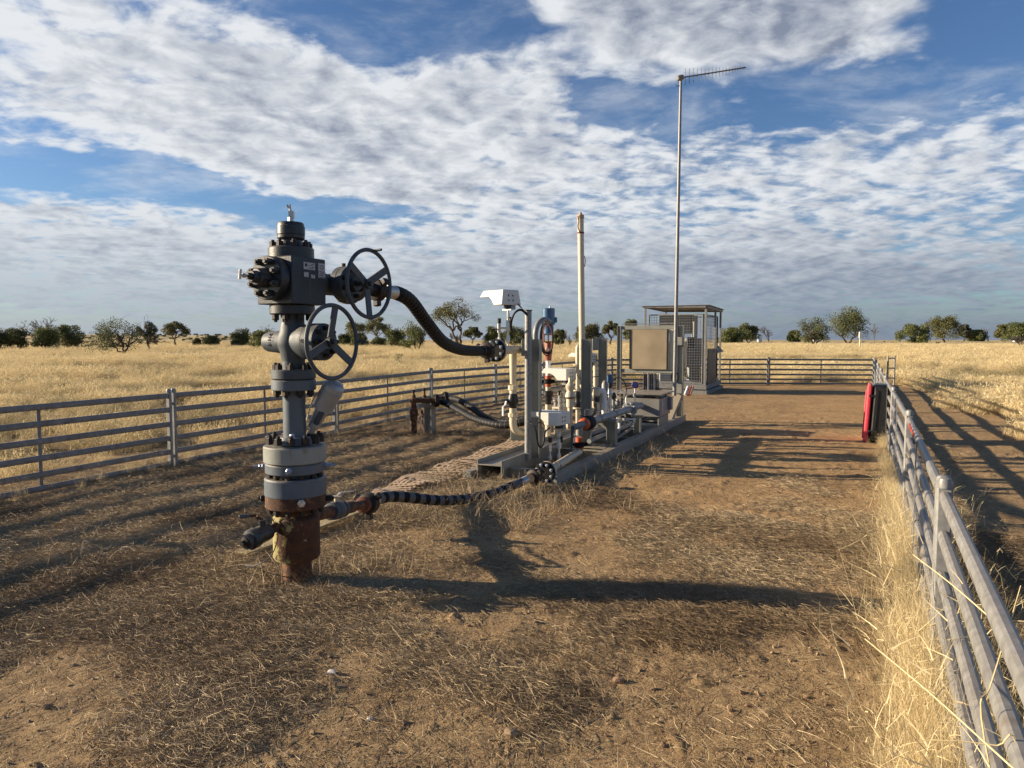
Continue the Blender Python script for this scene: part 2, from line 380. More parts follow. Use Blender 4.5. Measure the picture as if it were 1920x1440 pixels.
def height(x, y):
    x = np.asarray(x, float); y = np.asarray(y, float); r = np.hypot(x, y)
    fm = fieldmask(x, y); th = thatchmask(x, y) * (1 - fm)
    near = 1 - sst(r, 14, 30)
    z = .030 * fbm(x * .7, y * .7, 2, 2) * (1 - sst(r, 30, 60))
    z = z + near * (.010 + .022 * th) * fbm(x * 4.5, y * 4.5, 3, 3) + near * .010 * fbm(x * 15, y * 15, 4, 3) * (.5 + .8 * th)
    z = z + fm * .10 * fbm(x * .35, y * .35, 7, 3) * (1 - sst(r, 150, 300))
    clod = np.clip(fbm(x * 9, y * 9, 41, 2) - .36, 0, 1) * near * (1 - th) * (1 - fm)
    z = z + clod * .08
    # a low bank far off on the left, flat plain elsewhere
    left = sst(-(x / np.maximum(y, 1)), .20, .34) * (y > 0)
    z = z + left * sst(r, 190, 330) * (3.4 + 1.2 * fbm(x * .01, y * .01, 9, 3))
    return z
def hz(x, y): return float(height(np.array([x]), np.array([y]))[0])

def build_ground():
    rad = [0.0] + list(.5 * (1.0082 ** np.arange(0, 505)))
    while rad[-1] < 30: rad.append(rad[-1] * 1.0082)
    while rad[-1] < 7000: rad.append(rad[-1] * 1.035)
    rad = np.array(rad[1:]); fr = np.arange(-60, 60.01, .15)
    ang = np.concatenate([fr, np.arange(63, 298, 3.0)]); ang = np.radians(ang); na = len(ang); nr = len(rad)
    rr, aa = np.meshgrid(rad, ang, indexing='ij'); x = (rr * np.sin(aa)).ravel(); y = (rr * np.cos(aa)).ravel(); z = height(x, y)
    co = np.stack([x, y, z], 1); co = np.vstack([co, [[0, 0, 0]]])
    i = np.arange(nr - 1)[:, None] * na; j = np.arange(na)[None, :]; j2 = (j + 1) % na
    q = np.stack([i + j, i + na + j, i + na + j2, i + j2], -1).reshape(-1, 4)[:, ::-1]
    me = bpy.data.meshes.new('ground'); c = nr * na
    tri = np.stack([np.full(na, c), (np.arange(na) + 1) % na, np.arange(na)], 1)
    me.vertices.add(len(co)); me.vertices.foreach_set('co', co.ravel())
    me.loops.add(q.size + tri.size); me.loops.foreach_set('vertex_index', np.concatenate([q.ravel(), tri.ravel()]).astype(np.int32))
    me.polygons.add(len(q) + len(tri)); me.polygons.foreach_set('loop_start', np.concatenate([np.arange(len(q)) * 4, q.size + np.arange(len(tri)) * 3]).astype(np.int32))
    me.polygons.foreach_set('use_smooth', np.ones(len(q) + len(tri), bool)); me.update(calc_edges=True); me.validate()
    x = np.append(x, 0); y = np.append(y, 0)
    fm = fieldmask(x, y); th = thatchmask(x, y); ro = sst((x - (.464 * (y - 7.59) + .4)), -.5, 1.0) * sst(y, 4.5, 7) * (1 - .8 * sst(x - xr(y), -.3, .4))  # sand tone cut outside the right fence: shade painted into the soil colour
    at = me.color_attributes.new('zone', 'FLOAT_COLOR', 'POINT')
    at.data.foreach_set('color', np.stack([fm, th, ro, np.ones_like(x)], 1).ravel().astype(np.float32))
    o = bpy.data.objects.new('ground', me); COL.objects.link(o); o['kind'] = 'structure'
    m = bpy.data.materials.new('dry_soil'); m.use_nodes = True; nt = m.node_tree; N = nt.nodes.new; K = nt.links.new
    b = nt.nodes['Principled BSDF']; geo = N('ShaderNodeNewGeometry'); P = geo.outputs['Position']
    def noise(sc, det=6, ro=.6, out=0, vec=None):
        n = N('ShaderNodeTexNoise'); n.inputs['Scale'].default_value = sc; n.inputs['Detail'].default_value = det; n.inputs['Roughness'].default_value = ro; K(vec or P, n.inputs['Vector']); return n.outputs[out]
    def mr(v, a, b_, c=0, d=1):
        n = N('ShaderNodeMapRange'); K(v, n.inputs[0]); n.inputs[1].default_value = a; n.inputs[2].default_value = b_; n.inputs[3].default_value = c; n.inputs[4].default_value = d; return n.outputs[0]
    def mx(f, a, b_):
        n = N('ShaderNodeMix'); n.data_type = 'RGBA'
        for s, v in ((n.inputs[0], f), (n.inputs[6], a), (n.inputs[7], b_)):
            if isinstance(v, tuple): s.default_value = (*v, 1)
            else: K(v, s)
        return n.outputs[2]
    def ma(op, a, b_):
        n = N('ShaderNodeMath'); n.operation = op
        for i_, v in enumerate((a, b_)):
            if isinstance(v, (int, float)): n.inputs[i_].default_value = v
            else: K(v, n.inputs[i_])
        return n.outputs[0]
    za = N('ShaderNodeVertexColor'); za.layer_name = 'zone'; sp = N('ShaderNodeSeparateColor'); K(za.outputs[0], sp.inputs[0])
    F, T, O = sp.outputs
    silt = mx(mr(noise(2.3), .3, .7), (.30, .195, .10), (.43, .30, .16))
    sand = mx(mr(noise(1.7), .3, .7), (.38, .228, .10), (.52, .335, .16))
    dirt = mx(O, silt, sand)
    dirt = mx(mr(noise(14, 6, .7), .50, .66), dirt, (.20, .13, .075))
    dirt = mx(mr(noise(55, 3, .6), .55, .70), dirt, (.50, .38, .24))
    dirt = mx(mr(noise(90, 2, .6), .56, .66), dirt, (.15, .095, .055))
    that = mx(mr(noise(30, 5, .7), .35, .65), (.15, .088, .046), (.34, .23, .125))
    stv = N('ShaderNodeMapping'); K(P, stv.inputs[0]); stv.inputs['Rotation'].default_value = (0, 0, .5); stv.inputs['Scale'].default_value = (12, 130, 40)
    that = mx(mr(noise(1.0, 3, .6, 0, stv.outputs[0]), .52, .64), that, (.48, .37, .23))
    tm = mr(ma('ADD', T, ma('MULTIPLY', ma('SUBTRACT', noise(5, 6, .65), .5), 1.1)), .32, .62)
    inner = mx(tm, dirt, that)
    gold = mx(mr(noise(.16, 5, .6), .38, .64), (.62, .48, .24), (.36, .29, .16))
    gold = mx(mr(noise(.9, 5, .7), .4, .7), gold, (.68, .52, .27))
    far = N('ShaderNodeVectorMath'); far.operation = 'LENGTH'; K(P, far.inputs[0])
    scrub = ma('MULTIPLY', mr(noise(.09, 4, .7), .53, .57), mr(far.outputs['Value'], 180, 260))
    gold = mx(scrub, gold, (.085, .075, .045))
    fm_ = mr(ma('ADD', F, ma('MULTIPLY', ma('SUBTRACT', noise(1.5, 5), .5), .8)), .35, .65)
    nearf = mr(far.outputs['Value'], 22, 45)
    fieldc = mx(nearf, mx(mr(noise(3), .35, .65), (.20, .135, .07), (.42, .30, .16)), gold)
    crk = None
    base_out = mx(fm_, inner, fieldc); b.inputs['Roughness'].default_value = .95; b.inputs['Specular IOR Level'].default_value = .12
    vor = N('ShaderNodeTexVoronoi'); vor.feature = 'DISTANCE_TO_EDGE'; vor.inputs['Scale'].default_value = 9; K(P, vor.inputs['Vector'])
    wv = N('ShaderNodeVectorMath'); wv.operation = 'ADD'; K(P, wv.inputs[0])
    sc_ = N('ShaderNodeVectorMath'); sc_.operation = 'SCALE'; K(noise(7, 4, .6, 1), sc_.inputs[0]); sc_.inputs['Scale'].default_value = .16; K(sc_.outputs[0], wv.inputs[1]); K(wv.outputs[0], vor.inputs['Vector'])
    crack = ma('MULTIPLY', mr(vor.outputs['Distance'], 0, .05, -1, 0), mr(noise(1.3, 3), .45, .58))
    cm = ma('MULTIPLY', ma('MULTIPLY', mr(vor.outputs['Distance'], 0, .035, 1, 0), mr(noise(1.3, 3), .45, .58)), ma('SUBTRACT', 1.0, ma('MAXIMUM', tm, fm_)))
    K(mx(ma('MULTIPLY', cm, .6), base_out, (.13, .085, .05)), b.inputs['Base Color'])
    hgt = ma('ADD', ma('MULTIPLY', noise(28, 8, .7), 1.0), ma('ADD', ma('MULTIPLY', crack, .30), ma('MULTIPLY', noise(160, 3, .6), .35)))
    bp = N('ShaderNodeBump'); bp.inputs['Strength'].default_value = 1.0; bp.inputs['Distance'].default_value = .022; K(hgt, bp.inputs['Height']); K(bp.outputs[0], b.inputs['Normal'])
    me.materials.append(m)
    return o
ground = build_ground()

# ------------------------------------------------------------------ straw, grass, stones
def strawmat(name, c0, c1, c2, trans=.0):
    m = bpy.data.materials.new(name); m.use_nodes = True; nt = m.node_tree; N = nt.nodes.new; K = nt.links.new; b = nt.nodes['Principled BSDF']
    at = N('ShaderNodeVertexColor'); at.layer_name = 'Col'; sp = N('ShaderNodeSeparateColor'); K(at.outputs[0], sp.inputs[0])
    r = N('ShaderNodeValToRGB'); K(sp.outputs[0], r.inputs[0]); r.color_ramp.elements[0].color = (*c0, 1); r.color_ramp.elements[1].color = (*c1, 1)
    ia = N('ShaderNodeAttribute'); ia.attribute_type = 'INSTANCER'; ia.attribute_name = 'tint'
    mx = N('ShaderNodeMix'); mx.data_type = 'RGBA'; K(ia.outputs['Fac'], mx.inputs[0]); K(r.outputs[0], mx.inputs[6]); mx.inputs[7].default_value = (*c2, 1)
    K(mx.outputs[2], b.inputs['Base Color']); b.inputs['Roughness'].default_value = .7; b.inputs['Specular IOR Level'].default_value = .25
    if trans:
        t = N('ShaderNodeBsdfTranslucent'); K(mx.outputs[2], t.inputs[0]); ms = N('ShaderNodeMixShader'); ms.inputs[0].default_value = trans
        K(b.outputs[0], ms.inputs[1]); K(t.outputs[0], ms.inputs[2]); K(ms.outputs[0], nt.nodes['Material Output'].inputs[0])
    return m
def ribbons(name, base, dirs, length, width, bend, col, mat, seg=3, cross=False):
    """base Nx3, dirs Nx3 start directions, bend Nx3 end offset; one tapering ribbon each"""
    n = len(base); ts = np.linspace(0, 1, seg + 1)
    side = np.cross(dirs, rng.normal(size=(n, 3))); side /= np.linalg.norm(side, axis=1)[:, None] + 1e-9
    vs = np.zeros((n, (seg + 1) * 2, 3))
    for i, t in enumerate(ts):
        p = base + dirs * (length * t)[:, None] + bend * (t * t)
        w = (width * (1 - .75 * t) * .5)[:, None]
        vs[:, 2 * i] = p - side * w; vs[:, 2 * i + 1] = p + side * w
    k = (seg + 1) * 2; off = np.arange(n)[:, None, None] * k
    q = np.array([[2 * i, 2 * i + 1, 2 * i + 3, 2 * i + 2] for i in range(seg)])[None] + off
    q = q.reshape(-1, 4)
    me = bpy.data.meshes.new(name); me.vertices.add(n * k); me.vertices.foreach_set('co', vs.ravel())
    me.loops.add(q.size); me.loops.foreach_set('vertex_index', q.ravel().astype(np.int32))
    me.polygons.add(len(q)); me.polygons.foreach_set('loop_start', (np.arange(len(q)) * 4).astype(np.int32)); me.update(calc_edges=True)
    a = me.color_attributes.new('Col', 'FLOAT_COLOR', 'POINT'); cc = np.repeat(col, k); a.data.foreach_set('color', np.stack([cc, cc, cc, np.ones_like(cc)], 1).ravel().astype(np.float32))
    me.materials.append(mat); return bpy.data.objects.new(name, me)
def tuft(name, n, spread, h, w, lean, mat, seedheads=0, flat=False, wind=(.25, 0), curl=.28):
    a = rng.uniform(0, 2 * np.pi, n); r = spread * np.sqrt(rng.uniform(0, 1, n))
    base = np.stack([r * np.cos(a), r * np.sin(a), np.zeros(n)], 1)
    if flat:
        d = np.stack([np.cos(a * 3.7), np.sin(a * 3.7), rng.uniform(-.04, .20, n)], 1); base[:, 2] = rng.uniform(0, .014, n)
    else:
        d = np.stack([lean * rng.normal(size=n), lean * rng.normal(size=n), np.ones(n)], 1)
    d /= np.linalg.norm(d, axis=1)[:, None]
    L = h * rng.uniform(.45, 1.1, n)
    b = rng.normal(size=(n, 3)) * curl * L[:, None]; b[:, 2] = -np.abs(b[:, 2]) * (.9 if not flat else .3)
    b[:, 0] += wind[0] * L * (not flat); b[:, 1] += wind[1] * L * (not flat)
    col = rng.uniform(0, 1, n)
    if seedheads:      # feathery seed heads: short wide scraps near the tips
        m_ = seedheads; pick = rng.integers(0, n, m_); t = rng.uniform(.75, 1.0, m_)
        tip = base[pick] + d[pick] * (L[pick] * t)[:, None] + b[pick] * (t * t)[:, None]
        dd = rng.normal(size=(m_, 3)) + d[pick] * 1.2; dd /= np.linalg.norm(dd, axis=1)[:, None]
        base = np.vstack([base, tip]); d = np.vstack([d, dd]); L = np.append(L, h * rng.uniform(.08, .16, m_)); ws = np.append(w * rng.uniform(.6, 1.3, n), w * rng.uniform(1.5, 2.8, m_))
        b = np.vstack([b, rng.normal(size=(m_, 3)) * .02]); col = np.append(col, rng.uniform(.6, 1, m_))
    else: ws = w * rng.uniform(.6, 1.3, n)
    return ribbons(name, base, d, L, ws, b, col, mat)
def scatter(name, protos, pts, rot, scl, tint, label=None):
    c = bpy.data.collections.new(name + '_pieces')
    for i, p in enumerate(protos): p.name = 'piece_%02d' % i if not p.name.startswith('piece') else p.name; c.objects.link(p)
    me = bpy.data.meshes.new(name); n = len(pts); me.vertices.add(n); me.vertices.foreach_set('co', np.asarray(pts, float).ravel())
    for nm, ty, dat, key in (('rot', 'FLOAT_VECTOR', rot, 'vector'), ('scl', 'FLOAT', scl, 'value'), ('tint', 'FLOAT', tint, 'value')):
        at = me.attributes.new(nm, ty, 'POINT'); at.data.foreach_set(key, np.asarray(dat, np.float32).ravel())
    at = me.attributes.new('pick', 'INT', 'POINT'); at.data.foreach_set('value', rng.integers(0, len(protos), n).astype(np.int32))
    o = bpy.data.objects.new(name, me); COL.objects.link(o); o['kind'] = 'stuff'
    if label: o['label'] = label
    g = bpy.data.node_groups.new(name, 'GeometryNodeTree'); N = g.nodes.new; K = g.links.new
    g.interface.new_socket('Geometry', in_out='INPUT', socket_type='NodeSocketGeometry'); g.interface.new_socket('Geometry', in_out='OUTPUT', socket_type='NodeSocketGeometry')
    gi = N('NodeGroupInput'); go = N('NodeGroupOutput'); ip = N('GeometryNodeInstanceOnPoints'); ci = N('GeometryNodeCollectionInfo')
    ci.inputs['Collection'].default_value = c; ci.inputs['Separate Children'].default_value = True; ci.inputs['Reset Children'].default_value = True
    def na(nm, ty):
        a = N('GeometryNodeInputNamedAttribute'); a.data_type = ty; a.inputs[0].default_value = nm; return a.outputs[0]
    K(gi.outputs[0], ip.inputs['Points']); K(ci.outputs[0], ip.inputs['Instance']); ip.inputs['Pick Instance'].default_value = True
    K(na('pick', 'INT'), ip.inputs['Instance Index']); K(na('rot', 'FLOAT_VECTOR'), ip.inputs['Rotation']); K(na('scl', 'FLOAT'), ip.inputs['Scale']); K(ip.outputs[0], go.inputs[0])
    md = o.modifiers.new('scatter', 'NODES'); md.node_group = g
    return o
def rotz(n, tilt=.0): return np.stack([rng.normal(size=n) * tilt, rng.normal(size=n) * tilt, rng.uniform(0, 6.283, n)], 1)
MS_thatch = strawmat('flattened_straw', (.16, .11, .062), (.74, .58, .36), (.22, .15, .085))
MS_field = strawmat('tall_dry_grass', (.42, .31, .15), (.82, .68, .40), (.24, .20, .12), .3)
MS_fence = strawmat('pale_dry_grass', (.50, .38, .19), (.85, .71, .43), (.3, .24, .14), .3)
def wedge(n, r0, r1, a0, a1, p=1.0):
    r = np.sqrt(rng.uniform(r0 ** 2, r1 ** 2, n)) if p == 1 else r0 * (r1 / r0) ** rng.uniform(0, 1, n)
    a = np.radians(rng.uniform(a0, a1, n)); return r * np.sin(a), r * np.cos(a)
def lift(x, y, dz=0.0): return np.stack([x, y, height(x, y) + dz], 1)

# thatch inside the pen: patches of broken, lying straw
def thatch():
    pr = [tuft('piece_t%d' % i, 84, .17, .078, .0019, 0, MS_thatch, flat=True) for i in range(6)]
    for o in pr: o.name = o.data.name
    x, y = wedge(90000, 1.6, 15, -48, 50, 0)
    th = thatchmask(x, y) * (1 - fieldmask(x, y)); inside = (x < xr(y) + 2.4) & (x > xl(y) - .6)
    dens = np.clip(th * 1.3 - .22 + .6 * fbm(x * 2.6, y * 2.6, 61, 3), .012, 1)
    # fewer pieces are needed close to the camera, where area is small
    sm = np.interp(y, [6.6, 7.2, 8.3, 9.5, 11.5, 12.6], [-1.4, -1.3, -.75, -.25, .45, .9]); dens = dens * (1 - .9 * ((np.abs(x - sm) < .30) & (y > 6.6) & (y < 13)))
    keep = (rng.uniform(0, 1, len(x)) < dens * np.clip(.35 + (np.hypot(x, y) / 9), 0, 1)) & inside
    x, y = x[keep], y[keep]; n = len(x)
    tint = np.clip(fbm(x * 1.1, y * 1.1, 71, 3) * 1.2 + .35, 0, .9)
    sc = rng.uniform(.6, 1.25, n)
    return scatter('flattened_straw', pr, lift(x, y, .004), rotz(n, .10), sc, tint, 'flattened dead straw lying over the soil inside the pen')
thatch()
def loose():
    pr = [tuft('piece_l%d' % i, 6, .10, .08, .0018, 0, MS_fence, flat=True) for i in range(4)]
    for o in pr: o.name = o.data.name
    x, y = wedge(3200, 2.2, 18, -48, 44, 0); k = (fieldmask(x, y) < .4); x, y = x[k], y[k]; n = len(x)
    scatter('loose_straws', pr, lift(x, y, .006), rotz(n, .25), rng.uniform(.5, 1.3, n), rng.uniform(0, .6, n), 'loose pale straws scattered over the pen floor')
loose()
def dead_tangle():      # springy dead grass standing around the hose, the wellhead foot and the skid
    pr = [tuft('piece_d%d' % i, 34, .13, .24, .0034, .75, MS_thatch, wind=(0, 0)) for i in range(4)]
    for o in pr: o.name = o.data.name
    pts = []
    for (cx, cy, sx, sy, n) in ((-.2, 6.9, .7, .3, 80), (-.6, 6.2, .5, .3, 60), (-1.4, 4.75, .35, .2, 26), (1.0, 9.3, .35, .8, 60), (2.0, 11.5, .35, 1.2, 40), (-2.9, 5.5, .8, .8, 30), (-.6, 8.0, .35, .3, 40), (-1.4, 12.3, .5, .4, 20)):
        pts.append(np.stack([rng.normal(size=n) * sx + cx, rng.normal(size=n) * sy + cy], 1))
    p = np.vstack(pts); n = len(p)
    scatter('dead_grass_tangle', pr, lift(p[:, 0], p[:, 1]), rotz(n, .2), rng.uniform(.5, 1.1, n), rng.uniform(.0, .5, n), 'springy dead grass around the hose and skid')
dead_tangle()
# the plain of tall dry grass
def field():
    near = [tuft('piece_f%d' % i, 120, .26, .40, .0062, .26, MS_field, 70, wind=(.3, 0)) for i in range(5)]
    for o in near: o.name = o.data.name
    X = []; Y = []; S = []
    for (n, r0, r1, s0, s1, a0, a1) in ((15000, 7, 30, .7, 1.25, -48, 48), (22000, 30, 80, 1.0, 1.6, -44, 44), (26000, 80, 230, 1.4, 2.2, -42, 42)):
        x, y = wedge(n, r0, r1, a0, a1); X.append(x); Y.append(y); S.append(rng.uniform(s0, s1, n))
    x = np.concatenate(X); y = np.concatenate(Y); s = np.concatenate(S)
    fm = fieldmask(x, y); r = np.hypot(x, y)
    patch = fbm(x * .22, y * .22, 81, 4); edge = sst(xl(y) - x, .3, 4.5) ; edge = np.where((x < xl(y)) & (y < 26), .45 + .55 * edge, 1)
    gap = np.where(r < 45, np.clip(.72 + 2.0 * fbm(x * .8, y * .8, 97, 3), .06, 1), 1)
    keep = rng.uniform(0, 1, len(x)) < fm * edge * gap * np.clip(1.0 + 1.0 * patch, .35, 1)
    x, y, s, r, patch, edge = x[keep], y[keep], s[keep], r[keep], patch[keep], edge[keep]; n = len(x)
    tint = np.clip(-patch * 2.2 - .15 + 1.7 * fbm(x * .8, y * .8, 95, 3) * (r < 45) + .3 * fbm(x * .05, y * .09, 91, 3) + rng.normal(size=n) * .10, 0, .85)
    s = s * np.clip(.85 + .8 * patch, .4, 1.3) * (.6 + .4 * edge)
    rot = rotz(n, .10); rot[:, 2] = rng.normal(size=n) * .9
    scatter('tall_grass', near, lift(x, y, -.01), rot, s, tint, 'tall dry golden grass covering the plain')
field()
def tussocks():
    pr = [tuft('piece_k%d' % i, 90, .22, .34, .0075, .5, MS_tuss, 10, wind=(.1, 0)) for i in range(4)]
    for o in pr: o.name = o.data.name
    x1, y1 = wedge(900, 8, 45, -46, 46); x2, y2 = wedge(1500, 45, 150, -42, 42); x = np.append(x1, x2); y = np.append(y1, y2); r = np.hypot(x, y)
    keep = (fieldmask(x, y) > .6) & (rng.uniform(0, 1, len(x)) < np.clip(.35 + 2.2 * fbm(x * .12, y * .12, 55, 3), 0, 1)); x, y, r = x[keep], y[keep], r[keep]; n = len(x)
    scatter('dark_tussocks', pr, lift(x, y), rotz(n, .1), rng.uniform(.7, 1.4, n) * np.interp(r, [10, 60, 150], [.9, 1.5, 2.2]), rng.uniform(0, .8, n), 'dull brown and greenish tussocks among the golden grass')
MS_tuss = strawmat('dull_tussock', (.09, .07, .035), (.30, .25, .12), (.10, .11, .045), .2)
tussocks()
def fencegrass():
    pr = [tuft('piece_g%d' % i, 40, .07, .47, .0019, .26, MS_fence, 16, wind=(0, 0), curl=.07) for i in range(5)]
    for o in pr: o.name = o.data.name
    u = rng.uniform(0, 1, 2600); y = .5 + 24 * u ** 1.9
    x = xr(y) - .01 + rng.normal(size=2600) * .095
    keep = (np.hypot(x, y) > 1.15) & (rng.uniform(0, 1, 2600) < np.clip(.55 + 1.1 * fbm(y * 1.3, x * 1.3, 77, 2), .15, 1)); x, y = x[keep], y[keep]
    s = rng.uniform(.4, 1.05, len(x)) * np.interp(y, [1, 3.2, 5, 9, 20], [1.15, 1.15, .9, .62, .45]) * np.exp(-np.abs(x - xr(y)) * .9)
    # a little along the left fence and its foot
    y2 = rng.uniform(5, 24, 260); x2 = xl(y2) + rng.normal(size=260) * .12
    x = np.append(x, x2); y = np.append(y, y2); s = np.append(s, rng.uniform(.3, .7, 260)); n = len(x)
    scatter('fence_grass', pr, lift(x, y), rotz(n, .18), s, rng.uniform(0, .35, n), 'pale wispy dry grass tangled along the foot of the fence')
fencegrass()
def wisps():
    pr = [tuft('piece_w%d' % i, 9, .08, .72, .0018, .34, MS_fence, 8, wind=(0, 0), curl=.05) for i in range(5)]
    for o in pr: o.name = o.data.name
    y = 1.3 + 6 * rng.uniform(0, 1, 240) ** 1.3; x = xr(y) + rng.normal(size=240) * .12 + .0; n = len(x)
    scatter('tall_wisps', pr, lift(x, y), rotz(n, .22), rng.uniform(.6, 1.1, n) * np.interp(y, [1, 4, 7], [1, 1, .7]), rng.uniform(0, .25, n), 'tall loose straws standing through the nearest fence rails')
wisps()
def weeds():           # the few long stalks that lean in close by the camera: thin solid stems
    for (a, b, r, lab) in (((1622, 1198, 1.75), (1905, 1445, 1.28), .0032, 'long pale straw stalk slanting up from the lower right corner'),
                      ((1712, 1040, 2.1), (1868, 1168, 1.8), .0032, 'pale straw stalk slanting across the nearest fence post'),
                      ((1914, 1098, 1.75), (1856, 1290, 1.6), .0026, 'upright thin straw stalk in front of the nearest top rail'),
                      ((1725, 1388, 1.5), (1870, 1398, 1.45), .0022, 'short level straw stalk low in the right corner')):
        p0 = A(*a); p1 = A(*b); mid = (p0 + p1) / 2 + V((.002, 0, .004)); p2 = p1 + (p1 - p0) * .25; g = V((p2.x + .10, p2.y + .02, 0))
        mb = MB(); mb.tube(spline([p0, mid, p1, p2, p2 * .5 + g * .5 + V((.03, 0, 0)), g], 5), [r * .45 + r * .55 * i / 25 for i in range(26)], 6)
        top(mb, 'straw_stalk', MS_stem, g, lab, 'grass stalk', 'long straw stalks near the camera')
MS_stem = mk('straw_stem', (.66, .52, .27), .6, 0, .1, 30)
weeds()
# stones and clods
def stones():
    mats = [mk('white_quartz', (.66, .62, .56), .6, 0, .08, 30), mk('brown_stone', (.24, .15, .09), .85, 0, .2, 20, bump=.4), mk('tan_clod', (.34, .24, .14), .95, 0, .2, 20, bump=.5)]
    def stone(p, r, m_, name, lab=None, cat=None, grp=None):
        rr = random.Random(int(p[0] * 977 + p[1] * 131)); mb = MB(); n = 8; prof = []
        vs = []; rings = 5
        for i in range(rings + 1):
            t = math.pi * i / rings
            for k in range(n):
                q = 2 * math.pi * k / n; w = r * (1 + rr.uniform(-.22, .22))
                vs.append((p[0] + w * math.sin(t) * math.cos(q) * 1.25, p[1] + w * math.sin(t) * math.sin(q), p[2] + r * .25 + w * .68 * math.cos(t)))
        fs = [(i * n + k, i * n + (k + 1) % n, (i + 1) * n + (k + 1) % n, (i + 1) * n + k) for i in range(rings) for k in range(n)]
        mb.add(vs, fs); top(mb, name, m_, p, lab, cat, grp)
    named = [(1011, 1292, .014, 0, 'small round white pebble on the bare silt'), (694, 1350, .012, 0, 'tiny pale pebble left of the white one'),
             (957, 1377, .026, 2, 'largest tan clod of soil in the near foreground'), (806, 1262, .014, 2, 'tan clod beside a crack left of centre'),
             (1160, 1276, .024, 1, 'reddish brown flat stone right of the white pebble'), (89, 1330, .02, 1, 'dark stone by the lower left edge'),
             (935, 1355, .017, 2, 'tan clod just behind the largest clod'), (622, 1266, .020, 0, 'pale stone at the edge of the straw'), (1150, 1086, .018, 1, 'brown stone lying in the wellhead shadow')]
    for (px, py, r, k, lab) in named:
        g = G(px, py); g.z = hz(g.x, g.y); stone(g, r, mats[k], 'stone', lab, 'stone', 'stones on the bare ground')
    pr = []
    for i in range(4):
        mb = MB(); rr = random.Random(i); n = 6; vs = []
        for a in range(4):
            t = math.pi * a / 3
            for k in range(n): q = 6.283 * k / n; w = 1 + rr.uniform(-.3, .3); vs.append((w * math.sin(t) * math.cos(q) * 1.2, w * math.sin(t) * math.sin(q), .2 + w * .6 * math.cos(t)))
        mb.add(vs, [(a * n + k, a * n + (k + 1) % n, (a + 1) * n + (k + 1) % n, (a + 1) * n + k) for a in range(3) for k in range(n)])
        o = mb.build('piece_s%d' % i, mats[2 if i else 1], flat=True); COL.objects.unlink(o); pr.append(o)
    x, y = wedge(5200, 1.5, 14, -46, 46, 0); k = (fieldmask(x, y) < .3) & (rng.uniform(0, 1, len(x)) < 1.1 - thatchmask(x, y)); x, y = x[k], y[k]; n = len(x)
    scatter('gravel', pr, lift(x, y), rotz(n, .5), .0035 + .012 * rng.uniform(0, 1, n) ** 4, np.zeros(n), 'crumbs of soil and gravel on the bare ground')
stones()

# ------------------------------------------------------------------ trees
def leafmat(name, c0, c1):
    m = bpy.data.materials.new(name); m.use_nodes = True; nt = m.node_tree; N = nt.nodes.new; K = nt.links.new; b = nt.nodes['Principled BSDF']
    at = N('ShaderNodeVertexColor'); at.layer_name = 'Col'; sp = N('ShaderNodeSeparateColor'); K(at.outputs[0], sp.inputs[0])
    r = N('ShaderNodeValToRGB'); K(sp.outputs[0], r.inputs[0]); r.color_ramp.elements[0].color = (*c0, 1); r.color_ramp.elements[1].color = (*c1, 1)
    K(r.outputs[0], b.inputs['Base Color']); b.inputs['Roughness'].default_value = .6
    t = N('ShaderNodeBsdfTranslucent'); K(r.outputs[0], t.inputs[0]); ms = N('ShaderNodeMixShader'); ms.inputs[0].default_value = .2
    K(b.outputs[0], ms.inputs[1]); K(t.outputs[0], ms.inputs[2]); K(ms.outputs[0], nt.nodes['Material Output'].inputs[0])
    return m
LEAF = {'olive': leafmat('olive_leaves', (.060, .068, .026), (.19, .18, .065)), 'dark': leafmat('dark_leaves', (.048, .060, .025), (.15, .16, .055)),
        'green': leafmat('green_leaves', (.050, .066, .020), (.18, .195, .055)), 'grey': leafmat('grey_green_leaves', (.055, .058, .038), (.14, .14, .09))}
def leaves(name, centres, radii, per, size, mat, parent, org, flat=.6):
    c = np.repeat(np.asarray(centres), per, 0); rr = np.repeat(np.asarray(radii), per)
    d = rng.normal(size=c.shape); d /= np.linalg.norm(d, axis=1)[:, None]
    p = c + d * (rr * rng.uniform(.25, 1.05, len(rr)) ** .7)[:, None] * np.array([1, 1, flat])
    n = len(p); s = size * rng.uniform(.6, 1.4, n)
    u = rng.normal(size=(n, 3)); u /= np.linalg.norm(u, axis=1)[:, None]; w = np.cross(u, rng.normal(size=(n, 3))); w /= np.linalg.norm(w, axis=1)[:, None]
    q = np.stack([p - u * s[:, None] * .5, p + w * s[:, None] * .32, p + u * s[:, None] * .5, p - w * s[:, None] * .32], 1) - np.array(org)
    me = bpy.data.meshes.new(name); me.vertices.add(n * 4); me.vertices.foreach_set('co', q.ravel()); me.loops.add(n * 4); me.loops.foreach_set('vertex_index', np.arange(n * 4, dtype=np.int32))
    me.polygons.add(n); me.polygons.foreach_set('loop_start', (np.arange(n) * 4).astype(np.int32)); me.update(calc_edges=True)
    col = np.clip(np.repeat(rng.uniform(.1, .9, len(centres)), per) * .6 + rng.uniform(0, .45, n), 0, 1); cc = np.repeat(col, 4)
    a = me.color_attributes.new('Col', 'FLOAT_COLOR', 'POINT'); a.data.foreach_set('color', np.stack([cc, cc, cc, np.ones_like(cc)], 1).ravel().astype(np.float32))
    me.materials.append(mat); o = bpy.data.objects.new(name, me); COL.objects.link(o); o.parent = parent; return o
